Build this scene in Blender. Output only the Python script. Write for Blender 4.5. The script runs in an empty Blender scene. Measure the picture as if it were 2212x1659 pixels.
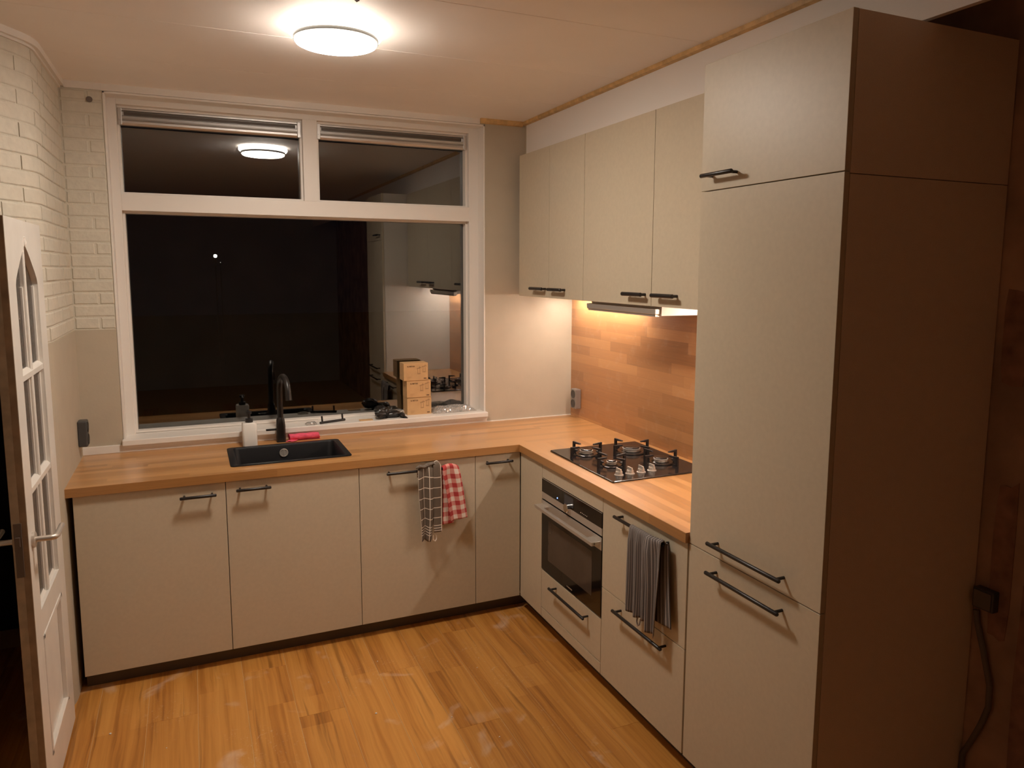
import bpy, bmesh, math, random
from mathutils import Vector, Matrix
random.seed(7)
C = bpy.context.scene.collection
sc = bpy.context.scene
PI = math.pi

# ------------------------------------------------------------------ camera
cam_d = bpy.data.cameras.new('camera'); cam = bpy.data.objects.new('camera', cam_d); C.objects.link(cam)
YAW, PITCH, ROLL = -0.4202, -0.1224, 0.0045
fwd = Vector((-math.sin(YAW)*math.cos(PITCH), math.cos(YAW)*math.cos(PITCH), math.sin(PITCH)))
rgt = Vector((math.cos(YAW), math.sin(YAW), 0)); upv = rgt.cross(fwd)
r2 = rgt*math.cos(ROLL)+upv*math.sin(ROLL); u2 = -rgt*math.sin(ROLL)+upv*math.cos(ROLL)
cam.matrix_world = Matrix(((r2.x, u2.x, -fwd.x, -2.188), (r2.y, u2.y, -fwd.y, -4.1588), (r2.z, u2.z, -fwd.z, 1.8319), (0, 0, 0, 1)))
cam_d.sensor_fit = 'HORIZONTAL'; cam_d.sensor_width = 36; cam_d.lens = 1608.8*36/2212
cam_d.shift_x = -24.72/2212; cam_d.shift_y = -47.73/2212
cam_d.clip_start = 0.02
sc.camera = cam

# ------------------------------------------------------------------ world / exposure / lamp strengths
w = bpy.data.worlds.new('night'); sc.world = w; w.use_nodes = True
w.node_tree.nodes['Background'].inputs[0].default_value = (0.0004, 0.0006, 0.0012, 1)
w.node_tree.nodes['Background'].inputs[1].default_value = 1.0
sc.view_settings.view_transform = 'Standard'; sc.view_settings.look = 'None'
sc.view_settings.gamma = 1.0; sc.view_settings.exposure = 1.25; sc.view_settings.use_curve_mapping = False
LAMP_COL = (1.0, 0.88, 0.75); LAMP_DOWN = 52.0; LAMP_UP = 7.0
HOOD_COL = (1.0, 0.85, 0.73); HOOD_E = 50.0
sc.cycles.diffuse_bounces = 8; sc.cycles.max_bounces = 16

# ------------------------------------------------------------------ materials
def sock(v): return (v[0], v[1], v[2], 1.0)
def new_mat(name):
    m = bpy.data.materials.new(name); m.use_nodes = True
    nt = m.node_tree; return m, nt, nt.nodes['Principled BSDF']
def pbr(name, col, rough=0.5, metal=0.0, spec=0.5, var=0.0, scale=20.0, bump=0.0, bscale=200.0, coat=0.0):
    m, nt, b = new_mat(name)
    b.inputs['Base Color'].default_value = sock(col); b.inputs['Roughness'].default_value = rough
    b.inputs['Metallic'].default_value = metal; b.inputs['Specular IOR Level'].default_value = spec
    b.inputs['Coat Weight'].default_value = coat
    geo = nt.nodes.new('ShaderNodeNewGeometry')
    if var:
        n = nt.nodes.new('ShaderNodeTexNoise'); n.inputs['Scale'].default_value = scale; n.inputs['Detail'].default_value = 4
        nt.links.new(geo.outputs['Position'], n.inputs['Vector'])
        r = nt.nodes.new('ShaderNodeMapRange'); r.inputs[1].default_value = 0.3; r.inputs[2].default_value = 0.7
        r.inputs[3].default_value = 1-var; r.inputs[4].default_value = 1+var
        nt.links.new(n.outputs['Fac'], r.inputs[0])
        mx = nt.nodes.new('ShaderNodeMix'); mx.data_type = 'RGBA'; mx.blend_type = 'MULTIPLY'; mx.inputs[0].default_value = 1
        mx.inputs[6].default_value = sock(col); nt.links.new(r.outputs[0], mx.inputs[7])
        nt.links.new(mx.outputs[2], b.inputs['Base Color'])
    if bump:
        n2 = nt.nodes.new('ShaderNodeTexNoise'); n2.inputs['Scale'].default_value = bscale; n2.inputs['Detail'].default_value = 3
        nt.links.new(geo.outputs['Position'], n2.inputs['Vector'])
        bp = nt.nodes.new('ShaderNodeBump'); bp.inputs['Strength'].default_value = bump; bp.inputs['Distance'].default_value = 0.004
        nt.links.new(n2.outputs['Fac'], bp.inputs['Height']); nt.links.new(bp.outputs[0], b.inputs['Normal'])
    return m
def emit(name, col, s):
    m = bpy.data.materials.new(name); m.use_nodes = True; nt = m.node_tree
    nt.nodes.remove(nt.nodes['Principled BSDF']); e = nt.nodes.new('ShaderNodeEmission')
    e.inputs[0].default_value = sock(col); e.inputs[1].default_value = s
    nt.links.new(e.outputs[0], nt.nodes['Material Output'].inputs[0]); return m
class NB:
    """small node helper"""
    def __init__(s, nt): s.nt = nt
    def math(s, op, a, b=None, c=None):
        n = s.nt.nodes.new('ShaderNodeMath'); n.operation = op
        for i, v in enumerate((a, b, c)):
            if v is None: continue
            if hasattr(v, 'links'): s.nt.links.new(v, n.inputs[i])
            else: n.inputs[i].default_value = v
        return n.outputs[0]
    def comb(s, x, y, z=0.0):
        n = s.nt.nodes.new('ShaderNodeCombineXYZ')
        for i, v in enumerate((x, y, z)):
            if hasattr(v, 'links'): s.nt.links.new(v, n.inputs[i])
            else: n.inputs[i].default_value = v
        return n.outputs[0]
    def white(s, vec):
        n = s.nt.nodes.new('ShaderNodeTexWhiteNoise'); n.noise_dimensions = '3D'; s.nt.links.new(vec, n.inputs['Vector']); return n.outputs['Value']
    def noise(s, vec, scale, detail=4, dist=0.0):
        n = s.nt.nodes.new('ShaderNodeTexNoise'); n.inputs['Scale'].default_value = scale; n.inputs['Detail'].default_value = detail
        n.inputs['Distortion'].default_value = dist
        if vec is not None: s.nt.links.new(vec, n.inputs['Vector'])
        return n.outputs['Fac']
    def ramp(s, fac, stops):
        n = s.nt.nodes.new('ShaderNodeValToRGB'); e = n.color_ramp.elements
        while len(e) < len(stops): e.new(0.5)
        for el, (p, c) in zip(e, stops): el.position = p; el.color = sock(c)
        s.nt.links.new(fac, n.inputs[0]); return n.outputs[0]
    def mix(s, fac, a, b, mode='MIX'):
        n = s.nt.nodes.new('ShaderNodeMix'); n.data_type = 'RGBA'; n.blend_type = mode
        for i, v in ((0, fac), (6, a), (7, b)):
            if hasattr(v, 'links'): s.nt.links.new(v, n.inputs[i])
            elif i == 0: n.inputs[i].default_value = v
            else: n.inputs[i].default_value = sock(v)
        return n.outputs[2]
    def rng(s, v, a, b, c, d):
        n = s.nt.nodes.new('ShaderNodeMapRange'); s.nt.links.new(v, n.inputs[0])
        for i, q in enumerate((a, b, c, d)): n.inputs[i+1].default_value = q
        return n.outputs[0]
    def pos(s):
        g = s.nt.nodes.new('ShaderNodeNewGeometry'); x = s.nt.nodes.new('ShaderNodeSeparateXYZ')
        s.nt.links.new(g.outputs['Position'], x.inputs[0]); return g.outputs['Position'], x.outputs
def stave_wood(name, u, v, width, length, cols, rough=0.35, dust=0.0, tw=0.46):
    """butcher-block print: strips of random staves; u = axis along the stave, v = across"""
    m, nt, b = new_mat(name); k = NB(nt); P, o = k.pos()
    U, V = o[u], o[v]
    row = k.math('FLOOR', k.math('DIVIDE', V, width))
    off = k.white(k.comb(row, 3.3, 1.7))
    su = k.math('ADD', k.math('DIVIDE', U, length), k.math('MULTIPLY', off, 7.0))
    col = k.math('FLOOR', su)
    tone = k.white(k.comb(row, col, 5.1))
    gvec = k.comb(k.math('ADD', k.math('MULTIPLY', U, 3.0), k.math('MULTIPLY', tone, 20)), k.math('MULTIPLY', V, 70.0), tone)
    grain = k.noise(gvec, 1.6, 6, 0.6)
    f = k.math('ADD', k.math('MULTIPLY', tone, tw), k.math('MULTIPLY', grain, 1-tw))
    c = k.ramp(f, [(0.15, cols[0]), (0.5, cols[1]), (0.85, cols[2])])
    # thin joints between staves
    fr = k.math('FRACT', k.math('DIVIDE', V, width))
    j = k.math('LESS_THAN', k.math('ABSOLUTE', k.math('SUBTRACT', fr, 0.5)), 0.482)
    c = k.mix(k.math('MULTIPLY', k.math('SUBTRACT', 1.0, j), 0.22), c, tuple(x*0.5 for x in cols[0]))
    if dust:
        d = k.noise(P, 16.0, 8, 0.8)
        c = k.mix(k.math('MULTIPLY', k.rng(d, 0.56, 0.75, 0, 1), dust), c, (0.75, 0.66, 0.58))
    nt.links.new(c, b.inputs['Base Color']); b.inputs['Roughness'].default_value = rough
    rr = k.rng(grain, 0.3, 0.7, rough-0.05, rough+0.1); nt.links.new(rr, b.inputs['Roughness'])
    b.inputs['Coat Weight'].default_value = 0.9; b.inputs['Coat Roughness'].default_value = 0.33
    return m
def floor_wood(name):
    m, nt, b = new_mat(name); k = NB(nt); P, o = k.pos()
    oi = nt.nodes.new('ShaderNodeObjectInfo'); rnd = oi.outputs['Random']
    X, Y = o[0], o[1]
    xx = k.math('ADD', X, k.math('MULTIPLY', rnd, 3.7)); yy = k.math('ADD', Y, k.math('MULTIPLY', rnd, 11.0))
    strip = k.math('FLOOR', k.math('DIVIDE', xx, 0.062)); st = k.white(k.comb(strip, k.math('FLOOR', k.math('DIVIDE', yy, 0.9)), rnd))
    warp = k.noise(k.comb(k.math('MULTIPLY', xx, 6.0), k.math('MULTIPLY', yy, 1.6)), 1.5, 3, 0.0)
    gx = k.math('ADD', k.math('MULTIPLY', xx, 60.0), k.math('MULTIPLY', warp, 2.2))
    grain = k.noise(k.comb(gx, k.math('MULTIPLY', yy, 1.3), rnd), 1.0, 7, 0.5)
    big = k.noise(k.comb(k.math('MULTIPLY', xx, 9.0), k.math('MULTIPLY', yy, 1.2), rnd), 1.0, 3, 0.4)
    f = k.math('ADD', k.math('ADD', k.math('MULTIPLY', grain, 0.58), k.math('MULTIPLY', big, 0.26)), k.math('MULTIPLY', st, 0.18))
    c = k.ramp(f, [(0.28, (0.26, 0.095, 0.020)), (0.42, (0.45, 0.185, 0.036)), (0.56, (0.56, 0.255, 0.056)), (0.75, (0.64, 0.315, 0.078))])
    dark = k.math('MULTIPLY', k.rng(k.noise(k.comb(gx, k.math('MULTIPLY', yy, 2.2), 4.0), 0.55, 6, 0.4), 0.58, 0.74, 0, 1), 0.60)
    c = k.mix(dark, c, (0.10, 0.030, 0.006))
    d1 = k.rng(k.noise(P, 4.2, 9, 1.2), 0.62, 0.76, 0, 1); d2 = k.rng(k.noise(P, 46.0, 6, 2.5), 0.60, 0.74, 0, 1)
    dust = k.math('ADD', k.math('MULTIPLY', d1, 0.40), k.math('MULTIPLY', k.math('MULTIPLY', d2, k.rng(k.noise(P, 2.6, 3), 0.5, 0.66, 0, 1)), 0.45))
    c = k.mix(dust, c, (0.72, 0.60, 0.48))
    nt.links.new(c, b.inputs['Base Color'])
    nt.links.new(k.math('ADD', k.math('MULTIPLY', dust, 0.4), 0.34), b.inputs['Roughness'])
    return m
def cloth_mat(name, kind):
    m, nt, b = new_mat(name); k = NB(nt)
    uv = nt.nodes.new('ShaderNodeUVMap'); s = nt.nodes.new('ShaderNodeSeparateXYZ'); nt.links.new(uv.outputs[0], s.inputs[0])
    u, v = s.outputs[0], s.outputs[1]
    weave = k.noise(k.comb(k.math('MULTIPLY', u, 600), k.math('MULTIPLY', v, 600)), 1.0, 2)
    def line(x, period, off, wid):
        fr = k.math('FRACT', k.math('DIVIDE', k.math('SUBTRACT', x, off-period/2), period))
        return k.math('LESS_THAN', k.math('ABSOLUTE', k.math('SUBTRACT', fr, 0.5)), wid/period/2)
    if kind == 'check':
        l1 = line(u, 0.036, 0.036, 0.0036)
        l2 = k.math('MULTIPLY', line(v, 0.052, 0.052, 0.0036), k.math('LESS_THAN', v, 0.285))
        l3 = k.math('MULTIPLY', line(v, 0.0135, 0.30, 0.0036), k.math('MULTIPLY', k.math('GREATER_THAN', v, 0.294), k.math('LESS_THAN', v, 0.346)))
        l = k.math('MAXIMUM', k.math('MAXIMUM', l1, l2), l3)
        base = k.ramp(weave, [(0.3, (0.115, 0.09, 0.07)), (0.7, (0.20, 0.16, 0.125))])
        c = k.mix(l, base, (0.80, 0.72, 0.62))
    elif kind == 'gingham':
        a = k.math('LESS_THAN', k.math('FRACT', k.math('DIVIDE', u, 0.0560)), 0.5)
        d = k.math('LESS_THAN', k.math('FRACT', k.math('DIVIDE', v, 0.0480)), 0.5)
        f = k.math('MULTIPLY', k.math('ADD', a, d), 0.5)
        c = k.ramp(f, [(0.0, (0.80, 0.70, 0.62)), (0.5, (0.66, 0.27, 0.23)), (1.0, (0.46, 0.025, 0.03))])
        c = k.mix(k.rng(weave, 0.2, 0.8, 0.0, 0.12), c, (0.85, 0.72, 0.65))
    else:
        fr = k.math('FRACT', k.math('DIVIDE', u, 0.030))
        l = k.math('MAXIMUM', k.math('LESS_THAN', fr, 0.13), k.math('LESS_THAN', k.math('ABSOLUTE', k.math('SUBTRACT', fr, 0.5)), 0.05))
        base = k.ramp(weave, [(0.3, (0.105, 0.093, 0.09)), (0.7, (0.19, 0.17, 0.165))])
        c = k.mix(k.math('MULTIPLY', l, 0.75), base, (0.50, 0.46, 0.43))
    nt.links.new(c, b.inputs['Base Color']); b.inputs['Roughness'].default_value = 0.95; b.inputs['Specular IOR Level'].default_value = 0.1
    bp = nt.nodes.new('ShaderNodeBump'); bp.inputs['Strength'].default_value = 0.4; bp.inputs['Distance'].default_value = 0.002
    nt.links.new(weave, bp.inputs['Height']); nt.links.new(bp.outputs[0], b.inputs['Normal'])
    return m
def glass_mat(name, r0, tint=(1, 1, 1), rough=0.0, bump=0.0, milky=0.0):
    m = bpy.data.materials.new(name); m.use_nodes = True; nt = m.node_tree; nt.nodes.remove(nt.nodes['Principled BSDF']); k = NB(nt)
    g = nt.nodes.new('ShaderNodeNewGeometry'); d = nt.nodes.new('ShaderNodeVectorMath'); d.operation = 'DOT_PRODUCT'
    nt.links.new(g.outputs['Normal'], d.inputs[0]); nt.links.new(g.outputs['Incoming'], d.inputs[1])
    ca = k.math('ABSOLUTE', d.outputs['Value']); sch = k.math('POWER', k.math('SUBTRACT', 1.0, ca), 5.0)
    fac = k.math('ADD', k.math('MULTIPLY', sch, 1-r0), r0)
    t = nt.nodes.new('ShaderNodeBsdfTransparent'); t.inputs[0].default_value = sock(tint)
    gl = nt.nodes.new('ShaderNodeBsdfGlossy'); gl.inputs['Roughness'].default_value = rough
    if bump:
        n = k.noise(g.outputs['Position'], 90.0, 4, 1.0); bp = nt.nodes.new('ShaderNodeBump'); bp.inputs['Strength'].default_value = bump
        bp.inputs['Distance'].default_value = 0.01; nt.links.new(n, bp.inputs['Height']); nt.links.new(bp.outputs[0], gl.inputs['Normal'])
    mx = nt.nodes.new('ShaderNodeMixShader'); nt.links.new(fac, mx.inputs[0]); nt.links.new(t.outputs[0], mx.inputs[1]); nt.links.new(gl.outputs[0], mx.inputs[2])
    out = mx.outputs[0]
    if milky:
        df = nt.nodes.new('ShaderNodeBsdfDiffuse'); df.inputs[0].default_value = (0.85, 0.83, 0.80, 1)
        m2 = nt.nodes.new('ShaderNodeMixShader'); m2.inputs[0].default_value = milky
        nt.links.new(out, m2.inputs[1]); nt.links.new(df.outputs[0], m2.inputs[2]); out = m2.outputs[0]
    nt.links.new(out, nt.nodes['Material Output'].inputs[0]); return m

M = {}
M['front'] = pbr('beige_front', (0.57, 0.495, 0.37), 0.42, spec=0.5, var=0.03, scale=60, bump=0.03, bscale=700)
M['front_edge'] = M['front']
M['carcass'] = pbr('white_carcass', (0.72, 0.68, 0.62), 0.5)
M['white'] = pbr('white_paint', (0.78, 0.74, 0.69), 0.4, bump=0.05, bscale=60)
M['white_door'] = pbr('white_door_paint', (0.74, 0.71, 0.66), 0.35, var=0.05, scale=9, bump=0.06, bscale=50)
M['brick'] = pbr('white_painted_brick', (0.62, 0.58, 0.49), 0.6, var=0.05, scale=30, bump=0.5, bscale=45)
M['mortar'] = pbr('painted_mortar', (0.62, 0.58, 0.49), 0.7, bump=0.6, bscale=120)
M['plaster'] = pbr('beige_plaster', (0.48, 0.42, 0.325), 0.65, var=0.04, scale=7, bump=0.1, bscale=90)
M['ceiling'] = pbr('ceiling_board', (0.92, 0.875, 0.835), 0.6, var=0.02, scale=3)
M['beam'] = pbr('white_beam_board', (0.82, 0.78, 0.74), 0.55, bump=0.05, bscale=30)
M['pine'] = pbr('pine_trim', (0.62, 0.40, 0.17), 0.5, var=0.22, scale=25)
M['rough_wall'] = pbr('rough_plaster_wall', (0.42, 0.27, 0.19), 0.85, var=0.3, scale=5, bump=0.4, bscale=40)
M['dark_room'] = pbr('dark_room_wall', (0.48, 0.46, 0.42), 0.8, var=0.1, scale=2)
M['black'] = pbr('black_metal', (0.014, 0.011, 0.010), 0.38, spec=0.5)
M['black_plastic'] = pbr('black_plastic', (0.018, 0.016, 0.016), 0.4)
M['cast'] = pbr('cast_iron', (0.016, 0.011, 0.010), 0.55)
M['black_glass'] = pbr('black_glass', (0.008, 0.007, 0.007), 0.07, spec=0.6)
M['hob_glass'] = pbr('hob_glass', (0.016, 0.013, 0.013), 0.13, spec=0.6, var=0.5, scale=30, bump=0.03, bscale=60)
M['oven_window'] = pbr('oven_window', (0.075, 0.055, 0.042), 0.12, spec=0.6, var=0.2, scale=6)  # brown base lightened to stand in for reflections on the dark glass
M['steel'] = pbr('brushed_steel', (0.64, 0.59, 0.53), 0.38, metal=0.65, bump=0.03, bscale=400)
M['chrome'] = pbr('chrome', (0.8, 0.78, 0.75), 0.12, metal=1.0)
M['alu'] = pbr('aluminium', (0.60, 0.58, 0.56), 0.4, metal=0.9)
M['sink'] = pbr('black_granite', (0.006, 0.006, 0.0075), 0.5, spec=0.35, var=0.4, scale=400)
M['plinth'] = pbr('dark_plinth', (0.10, 0.075, 0.055), 0.5)
M['edge_dirty'] = pbr('worn_door_edge', (0.34, 0.26, 0.18), 0.6, var=0.25, scale=14)
M['grey_socket'] = pbr('anthracite_plastic', (0.06, 0.058, 0.058), 0.35)
M['silver_socket'] = pbr('silver_plastic', (0.33, 0.30, 0.28), 0.3, metal=0.5)
M['soap'] = pbr('white_ceramic', (0.78, 0.75, 0.70), 0.3)
M['pink'] = pbr('pink_microfibre', (0.78, 0.10, 0.17), 0.95, var=0.12, scale=90, bump=0.4, bscale=300)
M['card'] = pbr('cardboard', (0.58, 0.36, 0.17), 0.8, var=0.05, scale=25)
M['ink'] = pbr('brown_ink', (0.11, 0.055, 0.025), 0.8)
M['ink_light'] = pbr('faint_brown_ink', (0.40, 0.23, 0.10), 0.8)
M['bag_black'] = pbr('black_film', (0.012, 0.011, 0.011), 0.3)
M['paper'] = pbr('paper', (0.75, 0.72, 0.68), 0.7)
M['bag_clear'] = glass_mat('clear_film', 0.45, (0.92, 0.90, 0.88), 0.15, milky=0.22)
M['glass'] = glass_mat('window_glass', 0.17, (0.75, 0.77, 0.76), 0.0)
M['door_glass'] = glass_mat('patterned_glass', 0.16, (0.18, 0.16, 0.14), 0.22, 0.9)
M['led'] = emit('blue_led', (0.1, 0.25, 1.0), 5.0)
M['display'] = pbr('display', (0.05, 0.055, 0.065), 0.25)
M['lamp_down'] = emit('lamp_diffuser', LAMP_COL, LAMP_DOWN)
M['lamp_up'] = emit('lamp_upper_diffuser', LAMP_COL, LAMP_UP)
M['hood_led'] = emit('hood_led', HOOD_COL, HOOD_E)
M['led2'] = emit('warm_led', HOOD_COL, HOOD_E*1.9)
M['far_lamp'] = emit('far_lamp', (1.0, 0.97, 0.85), 40.0)
OAK = [(0.36, 0.165, 0.050), (0.50, 0.245, 0.078), (0.62, 0.33, 0.12)]
OAKS = [(0.33, 0.145, 0.050), (0.46, 0.215, 0.080), (0.56, 0.28, 0.11)]
M['oak_x'] = stave_wood('oak_worktop_x', 0, 1, 0.040, 0.55, OAK, 0.33)
M['oak_y'] = stave_wood('oak_worktop_y', 1, 0, 0.040, 0.55, OAK, 0.33)
M['oak_edge_x'] = stave_wood('oak_edge_x', 0, 2, 0.08, 0.8, [tuple(c*0.85 for c in q) for q in OAK], 0.4)
M['oak_edge_y'] = stave_wood('oak_edge_y', 1, 2, 0.08, 0.8, [tuple(c*0.85 for c in q) for q in OAK], 0.4)
M['oak_splash'] = stave_wood('oak_splashback', 1, 2, 0.055, 0.42, OAKS, 0.40, dust=0.10, tw=0.55)
M['floor'] = floor_wood('laminate_planks')
M['t_check'] = cloth_mat('grey_check_cloth', 'check')
M['t_ging'] = cloth_mat('red_gingham_cloth', 'gingham')
M['t_stripe'] = cloth_mat('grey_stripe_cloth', 'stripe')
M['cable'] = pbr('grey_cable', (0.16, 0.13, 0.11), 0.6)

# ------------------------------------------------------------------ mesh helpers
def box(bm, x0, x1, y0, y1, z0, z1, bev=0.0):
    vs = [bm.verts.new(p) for p in ((x0, y0, z0), (x1, y0, z0), (x1, y1, z0), (x0, y1, z0), (x0, y0, z1), (x1, y0, z1), (x1, y1, z1), (x0, y1, z1))]
    fs = [bm.faces.new([vs[i] for i in f]) for f in ((0, 3, 2, 1), (4, 5, 6, 7), (0, 1, 5, 4), (1, 2, 6, 5), (2, 3, 7, 6), (3, 0, 4, 7))]
    if bev:
        es = set(e for f in fs for e in f.edges)
        bmesh.ops.bevel(bm, geom=list(es), offset=bev, segments=2, affect='EDGES', profile=0.5)
    return vs
def frame_of(d):
    d = d.normalized(); a = Vector((0, 0, 1)) if abs(d.z) < 0.9 else Vector((1, 0, 0))
    x = d.cross(a).normalized(); return x, d.cross(x).normalized()
def tube(bm, pts, r, n=10, cap=True, flat=1.0):
    pts = [Vector(p) for p in pts]; rings = []
    rs = r if isinstance(r, (list, tuple)) else [r]*len(pts)
    x = None
    for i, p in enumerate(pts):
        d = (pts[min(i+1, len(pts)-1)]-pts[max(i-1, 0)])
        if x is None: x, y = frame_of(d)
        else:
            d.normalize(); x = (x-d*x.dot(d)).normalized(); y = d.cross(x)
        rings.append([bm.verts.new(p+(x*math.cos(2*PI*k/n)+y*math.sin(2*PI*k/n)*flat)*rs[i]) for k in range(n)])
    for a, b in zip(rings, rings[1:]):
        for k in range(n): bm.faces.new((a[k], a[(k+1) % n], b[(k+1) % n], b[k]))
    if cap: bm.faces.new(rings[0][::-1]); bm.faces.new(rings[-1])
def lathe(bm, prof, c=(0, 0, 0), n=40, axis=2):
    rings = []
    for r, h in prof:
        ring = []
        for k in range(n):
            a = 2*PI*k/n; q = [r*math.cos(a), r*math.sin(a)]
            p = {2: (q[0], q[1], h), 1: (q[0], h, q[1]), 0: (h, q[0], q[1])}[axis]
            ring.append(bm.verts.new((c[0]+p[0], c[1]+p[1], c[2]+p[2])))
        rings.append(ring)
    for a, b in zip(rings, rings[1:]):
        for k in range(n): bm.faces.new((a[k], a[(k+1) % n], b[(k+1) % n], b[k]))
    if prof[0][0] > 1e-6: bm.faces.new(rings[0][::-1])
    if prof[-1][0] > 1e-6: bm.faces.new(rings[-1])
def prism(bm, pts, d):
    """extrude polygon pts (3D) by vector d"""
    d = Vector(d); a = [bm.verts.new(p) for p in pts]; b = [bm.verts.new(Vector(p)+d) for p in pts]; n = len(pts)
    bm.faces.new(a[::-1]); bm.faces.new(b)
    for i in range(n): bm.faces.new((a[i], a[(i+1) % n], b[(i+1) % n], b[i]))
def obj(name, bm, mat, parent=None, smooth=False, label=None):
    bmesh.ops.remove_doubles(bm, verts=bm.verts, dist=1e-6)
    bmesh.ops.recalc_face_normals(bm, faces=bm.faces)
    me = bpy.data.meshes.new(name); bm.to_mesh(me); bm.free()
    me.materials.append(M[mat] if isinstance(mat, str) else mat)
    if smooth:
        me.set_sharp_from_angle(angle=math.radians(40)) if hasattr(me, 'set_sharp_from_angle') else None
        for p in me.polygons: p.use_smooth = True
    o = bpy.data.objects.new(name, me); C.objects.link(o)
    if parent:
        o.parent = parent; o.matrix_parent_inverse = parent_world(parent).inverted()
    if label: o['label'] = label
    return o
def parent_world(p):
    m = p.matrix_basis.copy()
    if p.parent: m = parent_world(p.parent) @ p.matrix_parent_inverse @ m
    return m
def bxo(name, mat, parent, *b, bev=0.0, label=None):
    bm = bmesh.new(); box(bm, *b, bev=bev); return obj(name, bm, mat, parent, label=label)
def tag(o, label, cat, group=None):
    o['label'] = label; o['category'] = cat
    if group: o['group'] = group
    return o
def thing(name, label, cat, loc, group=None):
    o = bpy.data.objects.new(name, None); C.objects.link(o); o.location = loc; o.empty_display_size = 0.05
    return tag(o, label, cat, group)
def struct(o, label=None, cat=None):
    o['kind'] = 'structure'
    if label: o['label'] = label
    if cat: o['category'] = cat
    return o
def sroot(name, loc, label, cat):
    o = bpy.data.objects.new(name, None); C.objects.link(o); o.location = loc; o.empty_display_size = 0.05
    return struct(o, label, cat)

# ------------------------------------------------------------------ dimensions
XL = -2.706; CEIL = 2.70; WT = 0.918; WB = 0.880; FX = -0.62; XW = 0.035
WX0, WX1, WZ0, WZ1 = -2.525, -0.583, 0.950, 2.667
YT = -2.090; TALL_Y1 = -2.690

# ================================================================== SETTING
# ---- floor: one object per plank, joints recessed
M['joint'] = pbr('dusty_joint', (0.60, 0.42, 0.22), 0.8)
fl = bxo('floor', 'joint', None, -5.2, XW, -8.0, 0.3, -0.06, -0.0012)
struct(fl, 'honey brown wooden plank floor', 'floor')
pw = 0.1895; seam0 = -0.72
plank_mesh = {}
def plank(x0, y0, y1):
    L = round(y1-y0, 3)
    if L not in plank_mesh:
        bm = bmesh.new(); g = 0.0008
        box(bm, g, pw-g, g*0.4, L-g*0.4, -0.0055, 0.0)
        es = [e for e in bm.edges if all(abs(v.co.z) < 1e-6 for v in e.verts)]
        bmesh.ops.bevel(bm, geom=es, offset=0.0004, segments=1, affect='EDGES')
        bmesh.ops.recalc_face_normals(bm, faces=bm.faces)
        me = bpy.data.meshes.new('plank'); bm.to_mesh(me); bm.free(); me.materials.append(M['floor']); plank_mesh[L] = me
    o = bpy.data.objects.new('plank', plank_mesh[L]); C.objects.link(o); o.parent = fl; o.location = (x0, y0, 0)
for i in range(-13, 4):
    x0 = seam0 + i*pw
    if x0 + pw > XW: continue
    y = -0.02 - [0.45, 0.95, 0.2, 0.7, 1.15][i % 5]
    plank(x0, y, -0.02)
    while y > -5.2:
        L = 1.285; plank(x0, y-L, y); y -= L
# ---- ceiling boards
ce = bxo('ceiling', 'ceiling', None, -5.2, XW, -8.0, 0.3, CEIL+0.004, CEIL+0.06)
struct(ce, 'beige painted ceiling of wide boards', 'ceiling')
cy = [0.0, -0.52, -1.11, -1.72, -2.32, -2.92, -3.52, -4.12, -4.72, -5.32, -5.92, -6.52, -7.12, -7.9]
for a, b in zip(cy, cy[1:]):
    bm = bmesh.new(); box(bm, -5.2, -0.32, b+0.0008, a-0.0008, CEIL, CEIL+0.005)
    es = [e for e in bm.edges if all(abs(v.co.z-CEIL) < 1e-6 for v in e.verts)]
    bmesh.ops.bevel(bm, geom=es, offset=0.0018, segments=1, affect='EDGES')
    obj('ceiling_board', bm, 'ceiling', ce)
# ---- back wall
bm = bmesh.new()
box(bm, XL-0.3, WX0, 0.0, 0.3, 0, CEIL); box(bm, WX1, XW+0.2, 0.0, 0.3, 0, CEIL)
box(bm, WX0, WX1, 0.0, 0.3, 0, WZ0); box(bm, WX0, WX1, 0.0, 0.3, WZ1, CEIL)
wb = struct(obj('wall_back', bm, 'mortar'), 'window wall, painted brick at left and beige plaster', 'wall')
bxo('plaster_panel', 'plaster', wb, XL, WX0-0.001, -0.005, 0.001, 0.0, 1.535)
bxo('plaster_panel', 'plaster', wb, WX1+0.001, XW, -0.004, 0.001, 0.0, CEIL)
# ---- left wall path (straight, rounded bend, angled wall with doorway)
R0 = 0.25; S1 = 0.63; A1 = math.radians(30); S2 = S1+R0*A1
def path(s):
    if s <= S1: return Vector((XL, -s, 0)), Vector((1, 0, 0))
    if s <= S2:
        p = (s-S1)/R0; return Vector((XL-R0+R0*math.cos(p), -S1-R0*math.sin(p), 0)), Vector((math.cos(p), -math.sin(p), 0))
    n = Vector((math.cos(A1), -math.sin(A1), 0)); t = Vector((-math.sin(A1), -math.cos(A1), 0))
    return Vector((XL-R0+R0*math.cos(A1), -S1-R0*math.sin(A1), 0))+t*(s-S2), n
def ssteps(a, b):
    q = [a]+[S1+(S2-S1)*i/5 for i in range(6) if a+1e-4 < S1+(S2-S1)*i/5 < b-1e-4]+[b]; return q
def slab(bm, s0, s1, z0, z1, d0, d1):
    """swept slab along the wall path, from depth d0 (inside wall, negative) to d1 (towards room)"""
    ss = ssteps(s0, s1); rings = []
    for s in ss:
        p, n = path(s)
        rings.append([bm.verts.new((p+n*d).to_tuple()[:2]+(z,)) for d, z in ((d0, z0), (d1, z0), (d1, z1), (d0, z1))])
    for a, b in zip(rings, rings[1:]):
        for k in range(4): bm.faces.new((a[k], a[(k+1) % 4], b[(k+1) % 4], b[k]))
    bm.faces.new(rings[0][::-1]); bm.faces.new(rings[-1])
    return rings
SD0, SD1, SE = 0.86, 1.60, 2.0; DH = 1.985
bm = bmesh.new()
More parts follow.
